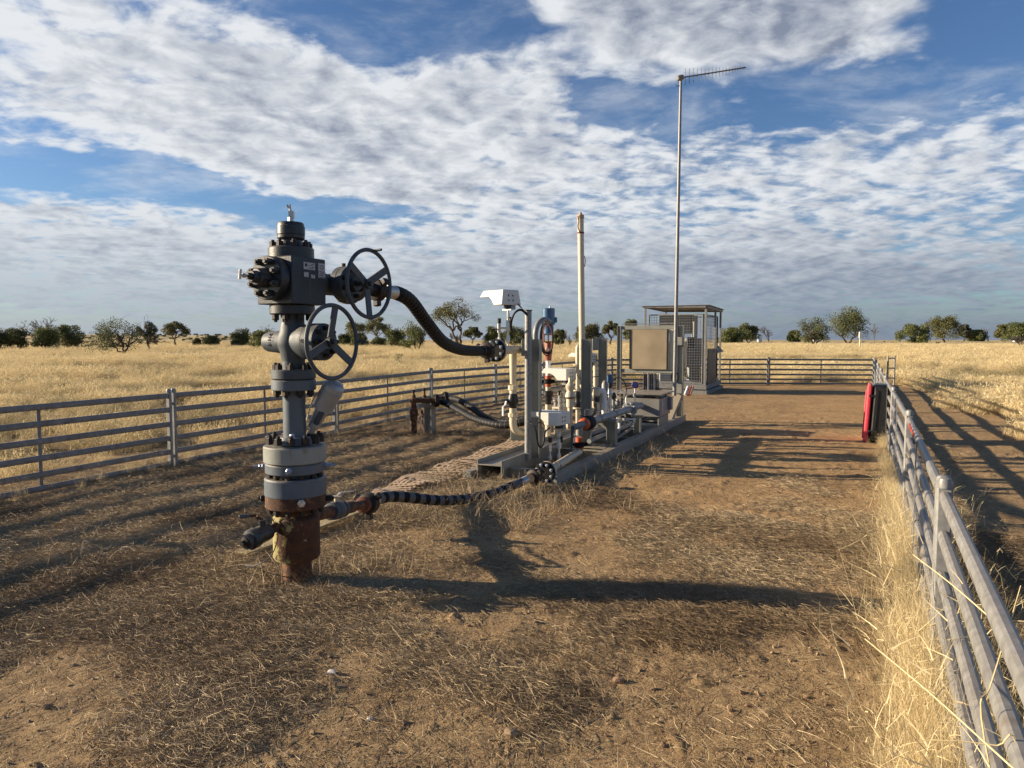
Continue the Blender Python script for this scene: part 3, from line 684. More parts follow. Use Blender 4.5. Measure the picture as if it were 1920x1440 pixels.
def tree(x0, x1, ty, by, kind, leaf, label, lean=0.0, stem=1, cat='tree', grp='trees standing out on the plain', name=None):
    g = G((x0 + x1) / 2, by); d = g.y; Wd = (x1 - x0) / FPX * d / 2 * (1.13 if leaf else 1); topz = A((x0 + x1) / 2, ty, d).z; gz = hz(g.x, g.y); base = V((g.x + lean * Wd, d, gz - .05)); Ht = (topz - gz) * (1.06 if leaf else 1.03)
    rr = random.Random(int(x0 * 31 + x1)); name = name or {'gum': 'gum_tree', 'dead': 'dead_tree', 'bush': 'shrub', 'tree': 'tree', 'mulga': 'scrub_tree'}[kind]
    t = thing(name, base, label, cat, grp); tr = MB(); px = d / FPX    # metres to a pixel of the photo
    def limb(p, q, r0, r1, wob=.10, n=5):
        p = V(p); q = V(q); L = (q - p).length; pts = [p]
        for i in range(1, n): f = i / n; pts.append(p.lerp(q, f) + V((rr.uniform(-1, 1), rr.uniform(-1, 1), rr.uniform(-.5, 1))) * wob * L * math.sin(f * math.pi))
        pts.append(q); tr.tube(pts, [max(r0 + (r1 - r0) * i / n, px * .16) for i in range(n + 1)], 5); return pts
    cen = V((g.x, d, 0)); C_ = []; RD = []
    if kind == 'dead':
        def rec(p, dr, L, r, k):
            q = p + dr * L; pts = limb(p, q, r, r * .6, .10, 3)
            if k == 0: return
            for i in range(rr.choice((2, 3, 3))):
                nd = (dr + V((rr.uniform(-1, 1), rr.uniform(-1, 1), rr.uniform(-.35, .7))) * .85).normalized()
                nd.x *= max(.7, Wd / Ht * 1.3); rec(pts[rr.choice((1, 2, 3, 3))], nd.normalized(), L * rr.uniform(.55, .85), r * .62, k - 1)
        for s_ in range(stem): rec(base, V((rr.uniform(-.5, .5) * (stem > 1), rr.uniform(-.3, .3), 1)).normalized(), Ht * .34, max(.05, Ht * .022), 5)
        # scale the tree to its height and width
        a = np.array(tr.v); a = a - np.array(base); a[:, 0] *= Wd / max(1e-3, np.percentile(np.abs(a[:, 0]), 99)); a[:, 2] *= Ht / max(1e-3, a[:, 2].max()); tr.v = [tuple(v) for v in a + np.array(base)]
        tr.build('trunk', M['deadwood'], t); return t
    rel = []
    if kind == 'gum':                       # bare limbs under a spreading, broken canopy
        nc = 26
        for i in range(nc):
            f = rr.uniform(0, 6.283); s = math.sqrt(rr.random()); zt = .93 - .34 * s * s + rr.uniform(-.13, .03)
            rel.append((s * math.cos(f) * .86, s * math.sin(f) * .8, zt, rr.uniform(.13, .22)))
        fork = .30
    elif kind == 'tree':
        nc = 34
        for i in range(nc):
            f = rr.uniform(0, 6.283); z_ = rr.uniform(.26, .93); s = math.sqrt(max(0, 1 - ((z_ - .52) / .50) ** 2)) * rr.uniform(.35, .9)
            rel.append((s * math.cos(f), s * math.sin(f), z_, rr.uniform(.15, .26)))
        fork = .2
    elif kind == 'bush':
        nc = 38
        for i in range(nc):
            f = rr.uniform(0, 6.283); z_ = rr.uniform(.10, .88); s = math.sqrt(max(0, 1 - ((z_ - .35) / .66) ** 2)) * rr.uniform(.4, .86)
            rel.append((s * math.cos(f), s * math.sin(f), z_, rr.uniform(.18, .30)))
        fork = .12
    else:                                    # mulga: several crooked stems, sparse open crown
        nc = 34
        for i in range(nc):
            f = rr.uniform(0, 6.283); s = rr.uniform(.2, .9); z_ = rr.uniform(.30, .95) * (1 - .30 * s)
            rel.append((s * math.cos(f), s * math.sin(f), z_, rr.uniform(.12, .20)))
        fork = .22
    sc = min(Wd, Ht * .62)
    for (a, b, c, r) in rel: C_.append((cen.x + a * Wd * .84, d + b * Wd * .84, gz + c * Ht * .90)); RD.append(r * sc * {'gum': 1.45, 'tree': 1.6, 'bush': 1.55, 'mulga': 1.55}[kind])
    forks = []
    for s_ in range(stem):
        fk = base.lerp(V((cen.x + (rr.uniform(-.4, .4) if stem > 1 else 0) * Wd, d + rr.uniform(-.2, .2) * Wd, gz + Ht * fork * 1.0)), 1.0)
        limb(base + V((rr.uniform(-.06, .06), 0, 0)) * stem, fk, Ht * .030 / math.sqrt(stem) + px * .5, Ht * .02 / math.sqrt(stem) + px * .3, .10); forks.append(fk)
        for q in range(3):
            m2 = fk + V((rr.uniform(-.5, .5) * Wd, rr.uniform(-.4, .4) * Wd, Ht * rr.uniform(.18, .34))); limb(fk, m2, Ht * .016 + px * .25, Ht * .010 + px * .15, .12); forks.append(m2)
    for c in C_:
        c = V(c); fk = min([f for f in forks if f.z < c.z + .02 * Ht] or forks[:1], key=lambda f: (f - c).length)
        if kind in ('gum', 'mulga') or rr.random() < .6: limb(fk, c, Ht * .008 + px * .12, px * .12, .12, 4)
    if kind == 'mulga':
        for q in range(7): f = rr.choice(forks); limb(f, f + V((rr.uniform(-.7, .7) * Wd, rr.uniform(-.4, .4) * Wd, rr.uniform(.1, .5) * Ht)), px * .35, px * .12, .15)
    tr.build('trunk', M['bark'], t)
    per = {'gum': 210, 'tree': 250, 'bush': 250, 'mulga': 190}[kind]
    leaves('crown', C_, RD, per, max(.10, px * 2.1), LEAF[leaf], t, base, (.7 if kind == 'gum' else .9))
    return t
for a in [
  (-25, 30, 616, 659, 'bush', 'dark', 'dark shrub cut off by the left edge of the picture', 0, 2, 'shrub'),
  (8, 52, 614, 659, 'tree', 'dark', 'dark round tree just inside the left edge', 0, 2),
  (46, 125, 594, 656, 'dead', '', 'bare grey dead tree with spreading twigs behind the leftmost green tree', 0, 3),
  (62, 113, 612, 659, 'tree', 'green', 'bright green bushy tree left of the dark domed one', 0, 2),
  (106, 157, 610, 658, 'tree', 'dark', 'dark domed tree right of the bright green one', 0, 2),
  (108, 200, 634, 658, 'dead', '', 'low grey heap of fallen dead branches', 0, 5, 'fallen tree'),
  (168, 268, 588, 669, 'mulga', 'dark', 'large crooked dark tree with a forked leaning trunk at left', .25, 3),
  (256, 297, 592, 662, 'mulga', 'grey', 'thin half bare tree beside the large crooked one', .1, 1),
  (304, 357, 599, 653, 'gum', 'olive', 'lone umbrella shaped tree on the left', 0, 1),
  (362, 377, 633, 652, 'bush', 'olive', 'tiny bush right of the umbrella tree', 0, 2, 'shrub'),
  (383, 410, 627, 652, 'bush', 'dark', 'small round grey bush right of the umbrella tree', 0, 2, 'shrub'),
  (434, 470, 617, 653, 'tree', 'dark', 'compact dark tree left of the wellhead', 0, 2),
  (466, 520, 620, 656, 'bush', 'green', 'green shrub directly behind the wellhead valve', 0, 3, 'shrub'),
  (490, 520, 608, 654, 'dead', '', 'bare twiggy dead tree rising behind the wellhead shrub', 0, 2),
  (644, 690, 603, 651, 'tree', 'olive', 'dark round tree seen through the lower handwheel', 0, 1),
  (678, 736, 592, 649, 'gum', 'olive', 'domed tree with pale limbs under the upper handwheel', 0, 1),
  (634, 660, 626, 652, 'bush', 'dark', 'dark bush low inside the lower handwheel', 0, 2, 'shrub'),
  (656, 698, 630, 655, 'bush', 'green', 'green bush right of the lower handwheel rim', 0, 2, 'shrub'),
  (694, 726, 633, 653, 'bush', 'green', 'bright low bush under the domed tree', 0, 2, 'shrub'),
  (720, 762, 618, 656, 'tree', 'green', 'yellow green tree left of the hose bend', 0, 2),
  (742, 812, 599, 662, 'mulga', 'green', 'many stemmed green tree behind the falling hose', .1, 3),
  (804, 903, 556, 652, 'gum', 'olive', 'tallest gum tree with long bare limbs left of the upper white hood', .15, 2),
  (866, 906, 610, 650, 'gum', 'dark', 'smaller domed gum in front of the tallest gum', 0, 1),
  (843, 868, 624, 651, 'dead', '', 'small bare twig tree at the foot of the tallest gum', 0, 2),
  (908, 948, 613, 650, 'tree', 'green', 'green tree behind the needle valves of the upper transmitter', 0, 2),
  (943, 1000, 611, 655, 'tree', 'dark', 'dark spreading tree behind the coiled cables', 0, 3),
  (1036, 1062, 617, 651, 'tree', 'dark', 'dark small tree right of the blue actuator', 0, 2),
  (1056, 1084, 618, 652, 'dead', '', 'bare dead tree left of the tall vent pipe', 0, 2),
  (1078, 1130, 608, 648, 'tree', 'olive', 'tree just right of the tall vent pipe', 0, 1),
  (1129, 1162, 597, 651, 'gum', 'olive', 'slender tree between the vent pipe and the panel frame', 0, 1),
  (1168, 1200, 597, 649, 'tree', 'olive', 'tree behind the upper left of the panel frame', 0, 1),
  (1345, 1400, 613, 645, 'bush', 'green', 'broad green bush just right of the caged cabinet', 0, 3, 'shrub'),
  (1384, 1422, 607, 643, 'tree', 'dark', 'dark tree behind the broad bush right of the cabinet', 0, 2),
  (1422, 1461, 612, 641, 'dead', '', 'pale bare dead tree by the far white shed', 0, 2),
  (1476, 1500, 619, 641, 'bush', 'green', 'small bush left of the twin round trees', 0, 2, 'shrub'),
  (1492, 1558, 591, 650, 'mulga', 'dark', 'spreading dark tree, left one of the twin trees', 0, 3),
  (1552, 1628, 577, 646, 'tree', 'dark', 'tallest tree on the right with a two humped crown', 0, 2),
  (1628, 1650, 607, 640, 'dead', '', 'little bare tree beside the white marker post', 0, 1),
  (1681, 1750, 607, 644, 'bush', 'green', 'dense round green bush on the right plain', 0, 4, 'shrub'),
  (1722, 1746, 603, 641, 'dead', '', 'bare twigs poking up behind the dense round bush', 0, 1),
  (1741, 1801, 594, 642, 'tree', 'olive', 'peaked tree right of the dense round bush', 0, 2),
  (1796, 1819, 607, 640, 'tree', 'grey', 'grey thin tree right of the peaked tree', 0, 1),
  (1812, 1848, 618, 640, 'bush', 'green', 'small round bush between the grey tree and the dead sticks', 0, 2, 'shrub'),
  (1842, 1864, 616, 640, 'dead', '', 'pale dead sticks near the right edge', 0, 2),
  (1866, 1890, 607, 639, 'tree', 'olive', 'small tree left of the one cut by the right edge', 0, 1),
  (1880, 1935, 605, 643, 'tree', 'green', 'green tree cut by the right edge of the picture', 0, 3),
  (1893, 1935, 628, 652, 'dead', '', 'fallen dead branches at the right edge', 0, 4, 'fallen tree'),
  ]: tree(*a)
def farscrub():
    pr = []
    for i in range(4):
        cs = [(rng.normal() * .7, rng.normal() * .5, .3 + .35 * rng.uniform()) for _ in range(5)]
        o = leaves('piece_b%d' % i, cs, [.5] * 5, 70, .28, LEAF['grey' if i % 2 else 'olive'], None, (0, 0, 0)); COL.objects.unlink(o); pr.append(o)
    a = np.radians(np.concatenate([rng.uniform(-38, -13, 260), rng.uniform(-42, 42, 110)])); rr_ = np.concatenate([rng.uniform(210, 345, 260), rng.uniform(230, 520, 110)])
    x, y = rr_ * np.sin(a), rr_ * np.cos(a); n = len(x)
    scatter('far_scrub', pr, lift(x, y), rotz(n), rng.uniform(.3, .95, n), np.zeros(n), 'low grey scrub dotting the far bank and horizon')
farscrub()
def sapling(px, py, h, lab):
    g = G(px, py); g.z = hz(g.x, g.y); t = thing('shrub', g, lab, 'shrub', 'trees standing out on the plain'); mb = MB()
    cs = [];
    for i in range(7): q = g + V((random.uniform(-.3, .3), random.uniform(-.3, .3), h * random.uniform(.3, 1))); mb.tube([g, (g + q) / 2 + V((.03, 0, 0)), q], .012, 4); cs.append(tuple(q))
    mb.build('trunk', M['bark'], t); leaves('crown', cs, [.16] * 7, 60, .05, LEAF['green'], t, g)
sapling(751, 688, .75, 'young leafy sapling in the grass just beyond the fence'); sapling(757, 660, .8, 'small sapling farther back in the golden grass')
# far buildings and the marker post
def farthings():
    for (px0, px1, py0, py1, Y, mt, lab) in ((1422, 1429, 627, 633, 520, 'white', 'tiny white shed on the horizon beside the pale dead tree'), (1526, 1534, 624, 633, 500, 'white', 'tiny white tank on the horizon behind the twin trees'), (1903, 1909, 628, 634, 520, 'white', 'tiny white shed on the horizon near the right edge')):
        a = A(px0, py0, Y); b = A(px1, py1, Y); t = thing('shed', V(((a.x + b.x) / 2, Y, 0)), lab, 'shed', 'far white buildings')
        w = b.x - a.x; cx = (a.x + b.x) / 2
        MB().box((cx, Y + w * .4, a.z * .42), (w, w * .8, a.z * .84)).build('wall', M[mt], t)
        MB().prism([(-w * .55, 0), (w * .55, 0), (0, a.z * .16)], (cx, Y + w * .82, a.z * .845), (1, 0, 0), (0, 0, 1), w * .85).build('roof', M['galv_dull'], t)
    g = G(1612, 657); t = thing('marker_post', g, 'slim pale marker post with a white plate, alone in the right hand grass', 'marker post')
    tp = A(1612, 634, g.y).z; tt = A(1612, 622, g.y).z
    MB().cyl(g, V((g.x, g.y, tp)), 0.11, n=8).build('post', M['cream'], t); MB().box((g.x, g.y - .05, (tp + tt) / 2), (.42, .20, tt - tp), ch=.04).build('plate', M['white'], t)
farthings()
# ------------------------------------------------------------------ the fence of galvanised panels
FH = .96; RZ = [.90, .725, .545, .37, .20, .055]
def panel(p0, p1, label, dull=True, gap=.035, rt=.066, rw=.042, stay=True):
    p0 = V((*p0, 0)); p1 = V((*p1, 0)); d = (p1 - p0).normalized(); mt = M['galv_dull'] if dull else M['galv']
    a = p0 + d * gap; b = p1 - d * gap; mid = (a + b) / 2; z0 = hz(mid.x, mid.y)
    t = thing('fence_panel', V((a.x, a.y, z0)), label, 'fence panel', 'galvanised rail panels around the pen')
    za, zb = hz(a.x, a.y), hz(b.x, b.y)
    for z in RZ: MB().oval(a + d * .02 + V((0, 0, za + z)), b - d * .02 + V((0, 0, zb + z)), rw, rt).build('rail', mt, t)
    for q, zz in ((a, za), (b, zb)):
        mb = MB(); mb.box(q + V((0, 0, zz + FH / 2 - .02)), (.042, .062, FH + .02), d, ch=.008); mb.lathe(q + V((0, 0, zz + FH - .02)), (0, 0, 1), [(0, .029), (.028, .030), (.042, .025), (.048, .012)], 12)
        mb.build('post', M['galv'], t)
    if stay: MB().beam(mid + V((0, 0, z0 + .05)) + V((-d.y, d.x, 0)) * .026, mid + V((0, 0, z0 + .92)) + V((-d.y, d.x, 0)) * .026, .006, .04, d).build('stay', mt, t)
    for z in (.80, .14):
        lug = MB(); lug.box(b + d * .035 + V((0, 0, zb + z)), (.05, .012, .03), d); lug.cyl(b + d * .035 + V((0, 0, zb + z - .10)), b + d * .035 + V((0, 0, zb + z + .05)), .008, n=6)
        lug.build('hinge_pin', M['galv'], t)
    return t
def lp(y): return (float(xl(y)), y)
def rp(y): return (float(xr(y)), y)
ls = [-.45, 2.63, 5.72, 8.808, 11.99, 15.171, 17.66, 20.12, 22.58, 25.05]
names = ['left fence panel nearest the camera, outside the picture', 'left fence panel beside the camera, outside the picture', 'left fence panel cut by the left edge of the picture', 'left fence panel running behind the wellhead spool', 'left fence panel from the grey actuator to the riser post',
         'left fence panel behind the two black hoses', 'left fence panel behind the cream riser pipe', 'left fence panel behind the white and orange valve pipe', 'last left fence panel before the back corner']
for i in range(len(ls) - 1): panel(lp(ls[i]), lp(ls[i + 1]), names[i])
bx = [3.51, 6.35, 9.053, 12.787]
for i, n in enumerate(['back fence panel behind the steel panel frame', 'back fence panel right of the caged cabinet', 'back fence panel at the right hand corner']): panel((bx[i], 25.05), (bx[i + 1], 25.05), n)
rs = [.07, 3.12, 6.17, 9.317, 12.464, 15.61, 18.757, 21.904, 25.05]
for i, n in enumerate(['nearest right fence panel running out of the lower right corner', 'second right fence panel from the camera, with a red mark on its top rail', 'third right fence panel from the camera, next to the red and black case', 'right fence panel just beyond the red and black case', 'fifth right fence panel from the camera', 'sixth right fence panel from the camera', 'seventh right fence panel from the camera', 'right fence panel that meets the back corner']):
    t = panel(rp(rs[i]), rp(rs[i + 1]), n, dull=False, rw=.044, rt=.059, stay=(i != 0))
    if i == 0: first_right = t
    if i == 1:
        a, b = V((*rp(5.0), 0)), V((*rp(5.75), 0)); w = V((-.892, .452, 0)); z0 = hz(a.x, a.y)
        mb = MB()
        for k in range(14):
            f = k / 14; p = a.lerp(b, f) + w * .0245; mb.box(p + V((0, 0, z0 + .905 + .012 * math.sin(k * 1.7))), (.05, .003, .012 + .008 * (k % 3)), b - a)
        mb.build('paint_mark', M['redmark'], t)
# gate stub standing just outside the right fence
g = G(1676, 722); g.z = 0
t = thing('gate_post', g, 'short galvanised gate leaf end standing just outside the right fence', 'gate post')
for dx in (0, -.28): MB().cyl(g + V((dx, dx * .3, 0)), g + V((dx, dx * .3, 1.02)), .032, n=10, ch=.008).build('post', M['galv'], t)
for z in (.95, .6, .25): MB().oval(g + V((-.26, -.08, z)), g + V((-.02, 0, z)), .03, .045).build('rail', M['galv'], t)

# ------------------------------------------------------------------ the wellhead
WB = G(558, 1090); WY = WB.y + .0
def wz(py): return A(550, py, 4.62).z
AX = Vector((math.cos(R(27.5)), -math.sin(R(27.5)), 0)); MX = Vector((-AX.y * -1, -AX.x, 0)); MX = Vector((-math.sin(R(27.5)), -math.cos(R(27.5)), 0))
W = thing('wellhead', V((WB.x, WB.y, 0)), 'tall dark grey gas wellhead with two handwheels on a rusty casing', 'wellhead')
def at(z, d=None, L=0): return V((WB.x, WB.y, z)) + (Vector(d) * L if d is not None else V((0, 0, 0)))
UP = V((0, 0, 1))
nutmesh = {}
def nuts(parent, c, nrm, Rc, n, r, L, mat, ph=0, name='bolt', stud=.6):
    x, y, d = basis(nrm)
    for k in range(n):
        q = 2 * math.pi * (k + ph) / n; p = Vector(c) + (x * math.cos(q) + y * math.sin(q)) * Rc
        mb = MB(); mb.hexa(p, d, r, L); mb.cyl(p + d * L, p + d * (L * 1.35), r * .55, r * .5, n=8); mb.build(name, mat, parent)
MB().cyl(at(-.05), at(wz(1040)), .094, n=32).build('conductor_pipe', M['rust'], W)
MB().lathe(at(wz(1048)), UP, [(0, .105), (.012, .140), (.03, .150), (.285, .150), (.30, .138), (.31, .118)], 36).build('casing_head', M['rusty_yellow'], W)
MB().lathe(at(wz(966)), UP, [(0, .122), (.04, .118), (.06, .122)], 28).build('casing_neck', M['rust'], W)
fl = MB().lathe(at(wz(948)), UP, [(0, .185), (.008, .193), (.085, .193), (.09, .188)], 40).build('casing_flange', M['rust'], W)
nuts(fl, at(wz(948)), -UP, .162, 12, .022, .03, M['nut'])
nuts(fl, at(wz(932)) + V((.085, -.175, 0)), V((.085, -.175, 0)), 0, 1, .026, .02, M['steel'])
nuts(fl, at(wz(932)) + V((-.185, -.03, 0)), V((-1, -.15, 0)), 0, 1, .022, .035, M['nut']); nuts(fl, at(wz(935)) + V((.19, .02, 0)), V((1, .15, 0)), 0, 1, .022, .04, M['nut'])
MB().lathe(at(wz(926)), UP, [(0, .190), (.008, .197), (.110, .197), (.120, .190), (.121, .125)], 40).build('lower_flange', M['slate'], W)
MB().cyl(at(wz(896)), at(wz(874)), .118, n=28).build('spool_neck', M['slate'], W)
f2 = MB().lathe(at(wz(884)), UP, [(0, .180), (.006, .190), (.058, .190), (.066, .184)], 40).build('tubing_flange', M['slate'], W)
nuts(f2, at(wz(884)), -UP, .160, 12, .020, .028, M['nut'])
for dd in ((-1, -.12), (1, .1), (.10, -1)):
    v_ = unit((*dd, 0)); mb = MB(); p = at(wz(873)) + v_ * .188; mb.hexa(p, v_, .020, .022); mb.hexa(p + v_ * .022, v_, .015, .02); mb.cyl(p + v_ * .04, p + v_ * .075, .010, n=8); mb.build('lockdown_screw', M['zinc'], f2)
f3 = MB().lathe(at(wz(864)), UP, [(0, .192), (.006, .199), (.100, .199), (.108, .193)], 40).build('upper_flange', M['beige'], W)
nuts(f3, at(wz(829)), UP, .165, 12, .024, .045, M['nut'], .3)
MB().cyl(at(wz(832)), at(wz(818)), .112, .10, n=28).build('hanger_collar', M['slate'], W)
mb = MB().hexa(at(wz(824)) + V((.02, -.125, 0)), UP, .017, .05); mb.build('plug', M['zinc'], W)
MB().cyl(at(wz(822)), at(wz(728)), .072, n=32).build('spool_pipe', M['slate'], W)
f4 = MB().lathe(at(wz(731)), UP, [(0, .136), (.005, .141), (.062, .141), (.068, .136)], 36).build('spool_flange', M['slate'], W)
nuts(f4, at(wz(731)), -UP, .113, 8, .022, .034, M['nut'], .2)
f5 = MB().lathe(at(wz(710)), UP, [(0, .136), (.005, .141), (.056, .141), (.062, .136)], 36).build('valve_flange', M['slate2'], W)
nuts(f5, at(wz(693)), UP, .112, 8, .022, .034, M['nut'], .2)
# gate valve body with its cast cross barrel
vb = MB(); vb.lathe(at(wz(694)), UP, [(0, .074), (.15, .074), (.30, .074), (wz(588) - wz(694), .074)], 28)
vb.lathe(at(wz(641), AX, -.235), AX, [(0, .046), (.012, .060), (.03, .066), (.13, .075), (.19, .084), (.27, .084), (.31, .092), (.355, .112), (.40, .114)], 32)
vb.lathe(at(wz(641) - .125), UP, [(0, .074), (.06, .083), (.10, .098), (.125, .10), (.15, .098), (.19, .083), (.25, .074)], 28)
vbo = vb.build('valve_body', M['slate2'], W)
bn = MB(); bn.lathe(at(wz(641), AX, .168), AX, [(0, .114), (.004, .118), (.048, .118), (.052, .112), (.054, .118), (.098, .118), (.10, .095)], 36); bn.build('bonnet', M['slate2'], W)
bn = MB(); bn.cyl(at(wz(641), AX, .262), at(wz(641), AX, .30), .055, .05, n=20); bn.cyl(at(wz(641), AX, .30), at(wz(641), AX, .345), .022, n=12)
ob = bn.build('stem_housing', M['navy'], W)
nuts(ob, at(wz(641), AX, .268), AX, .088, 8, .017, .026, M['nut'])
sw = at(wz(644), AX, .19) + Vector((-.30, -.95, .12)).normalized() * .112
MB().cyl(sw, sw + V((-.3, -.95, .1)) * .035, .013, n=12).build('grease_fitting', M['nut'], W)
# raised casting marks wrapped on the barrel
def barrel_text(body, s, L, size, ph0):
    cu = bpy.data.curves.new('t', 'FONT'); cu.body = s; cu.size = size; cu.extrude = .0022; cu.align_x = 'CENTER'; cu.align_y = 'CENTER'; cu.resolution_u = 2
    o = bpy.data.objects.new('t', cu); COL.objects.link(o); dg = bpy.context.evaluated_depsgraph_get(); dg.update(); me = bpy.data.meshes.new_from_object(o.evaluated_get(dg))
    vs = [v.co.copy() for v in me.vertices]; fs = [tuple(p.vertices) for p in me.polygons]; bpy.data.objects.remove(o); bpy.data.curves.remove(cu)
    out = []; C0 = at(wz(641)); rad = .0735 if L < -.05 else (.080 if L < 0 else .0855)
    front = (AX.cross(UP)).normalized()          # towards the camera side
    if front.y > 0: front = -front
    for v in vs:                                  # text runs up the barrel: x -> angle, y -> along the axis
        ph = ph0 + v.x / rad; r_ = rad + v.z + .001
        out.append(C0 + AX * (L - v.y) + front * math.cos(ph) * r_ + UP * math.sin(ph) * r_)
    body.add(out, fs)
tx = MB()
for s, L, ph in (('213SC', -.135, .22), ('6A', -.098, .22), ('M3', -.066, .22), ('33-5', -.022, .22), ('2-1/16', .022, .30)): barrel_text(tx, s, L, .034, ph)
tx.build('casting_marks', M['slate2'], vbo, flat=True)
# block, its flanges and tree cap
f6 = MB().lathe(at(wz(590)), UP, [(0, .137), (.005, .142), (.052, .142), (.058, .137)], 36).build('block_lower_flange', M['navy'], W)
nuts(f6, at(wz(590)), -UP, .113, 8, .022, .036, M['nut'], .1)
zb0, zb1 = wz(572), wz(485)
blk = MB().box(at((zb0 + zb1) / 2), (.30, .30, zb1 - zb0), AX, UP).build('valve_block', M['navy'], W, bevel=.006)
pl = at(zb1 - .075) + AX * .1512
MB().box(pl - MX * -.0 + MX * -.0 + V((0, 0, .02)) - MX * .0, (.003, .10, .045), AX, UP).build('data_plate', M['sticker'], blk)
MB().box(at(zb1 - .11) + AX * .1512 + MX * .028, (.003, .040, .03), AX, UP).build('data_plate', M['sticker'], blk)
MB().box(at(zb1 - .118) + AX * .1512 - MX * .032, (.003, .034, .022), AX, UP).build('data_plate', M['sticker'], blk)
st = MB().box(at(zb1 - .075) + AX * .1512 - MX * .112, (.003, .062, .095), AX, UP); st.build('sticker', M['sticker'], blk)
ln = MB()
for k in range(5): ln.box(at(zb1 - .083 - .012 * k) + AX * .1535 - MX * (.112 + .004 * (k % 2)), (.001, .044 - .007 * (k % 3), .004), AX, UP)
ln.torus(at(zb1 - .052) + AX * .1535 - MX * .112, AX, .013, .002, 16, 4)
for k in range(4): ln.box(at(zb1 - .042 - .009 * k) + AX * .1535 + MX * (-.028 + .014 * (k % 2)), (.001, .030 + .008 * (k % 2), .003), AX, UP)
ln.box(at(zb1 - .050) + AX * .1535 + MX * .030, (.001, .022, .018), AX, UP)
ln.build('sticker_print', M['dkpanel'], blk)
f7 = MB().lathe(at(wz(486)), UP, [(0, .138), (.005, .143), (.064, .143), (.071, .137)], 36).build('block_upper_flange', M['navy'], W)
nuts(f7, at(wz(466)), UP, .113, 8, .022, .036, M['nut'], .55)
MB().cyl(at(wz(468)), at(wz(444)), .070, n=28).build('cap_neck', M['navy'], W)
tcap = MB().lathe(at(wz(451)), UP, [(0, .076), (.012, .086), (.03, .087), (.032, .084), (.036, .088), (.086, .088), (.088, .085), (.104, .083), (.112, .078)], 36); tcap.build('tree_cap', M['navy'], W)
nv = MB(); z0 = wz(416); nv.hexa(at(z0), UP, .020, .03); nv.box(at(z0 + .045) + V((.006, 0, 0)), (.032, .025, .045)); nv.cyl(at(z0 + .065), at(z0 + .11) - V((.006, 0, 0)), .008, n=10); nv.lathe(at(z0 + .098) - V((.012, 0, 0)), (.3, -.9, .2), [(-.006, .006), (-.004, .013), (.004, .013), (.006, .006)], 12)
nv.build('needle_valve', M['steel'], W)
zc_ = (zb0 + zb1) / 2 + .01
bf = MB().lathe(at(zc_, MX, .150), MX, [(0, .132), (.004, .137), (.060, .137), (.068, .131)], 36).build('blind_flange', M['navy'], W)
nuts(bf, at(zc_, MX, .218), MX, .104, 8, .022, .040, M['navy'], .5)
hb = MB().lathe(at(zc_, MX, .218), MX, [(0, .062), (.02, .060), (.075, .052), (.08, .047), (.081, .038), (.115, .036), (.12, .032)], 28); hb.hexa(at(zc_, MX, .338), MX, .022, .03)
hb.build('flange_hub', M['navy'], W)
nv = MB(); nv.cyl(at(zc_, MX, .365), at(zc_, MX, .42), .009, n=10); nv.hexa(at(zc_, MX, .385), MX, .015, .02); p = at(zc_ + .002, MX, .43); nv.cyl(p - V((-.006, 0, .026)), p + V((.012, 0, .032)), .010, n=8)
nv.build('bleed_valve', M['steel'], W)
# wing valve
NX = -MX; WC = at(zc_, NX, .385)
wf = MB().lathe(at(zc_, NX, .150), NX, [(0, .125), (.045, .125), (.05, .120), (.06, .075), (.075, .060)], 32).build('wing_flange', M['navy'], W)
wv = MB().lathe(at(zc_, NX, .21), NX, [(0, .068), (.32, .068)], 28); wv.lathe(WC - AX * .14, AX, [(0, .05), (.02, .068), (.15, .078), (.20, .095), (.215, .112)], 28)
wvo = wv.build('wing_valve_body', M['slate2'], W)
MB().lathe(WC + AX * .075, AX, [(0, .112), (.004, .118), (.044, .118), (.048, .112), (.050, .118), (.092, .118), (.095, .09)], 36).build('wing_bonnet', M['slate2'], wvo)
wh = MB(); wh.cyl(WC + AX * .17, WC + AX * .22, .06, .05, n=20); wh.cyl(WC + AX * .22, WC + AX * .30, .020, n=12); who = wh.build('wing_stem_housing', M['navy'], W)
nuts(who, WC + AX * .170, AX, .09, 8, .017, .026, M['nut'], .5)
MB().cyl(WC + AX * .10 + UP * .115, WC + AX * .10 + UP * .14, .014, n=10).build('grease_fitting', M['nut'], W)
of = MB(); of.lathe(at(zc_ - .005, NX, .52), NX, [(0, .125), (.05, .125), (.055, .11), (.06, .07)], 28); of.lathe(at(zc_ - .005, NX, .59), NX, [(0, .10), (.05, .10)], 28); ofo = of.build('outlet_flange', M['navy'], W)
nuts(ofo, at(zc_ - .005, NX, .52), MX, .10, 8, .02, .03, M['nut'], .5)
def union(parent, p, d, s=1.0, name='hammer_union', mat='nut'):
    d = unit(d); x, y, _ = basis(d); mb = MB(); mb.lathe(p, d, [(0, .042 * s), (.02 * s, .045 * s), (.03 * s, .072 * s), (.085 * s, .075 * s), (.10 * s, .05 * s), (.14 * s, .042 * s)], 20)
    for k in range(3):
        q = 2 * math.pi * (k + .2) / 3; o = x * math.cos(q) + y * math.sin(q); mb.box(Vector(p) + d * .057 * s + o * .085 * s, (.05 * s, .045 * s, .04 * s), o, d, ch=.006)
    return mb.build(name, M[mat], parent)
HS = A(737, 549, 5.50); up_dir = (HS - at(zc_, NX, .62)).normalized()
MB().tube([at(zc_ - .005, NX, .62), at(zc_ - .005, NX, .74), HS - up_dir * .22], .045, 14).build('outlet_pipe', M['navy'], W)
union(W, HS - up_dir * .24, up_dir, 1.1)
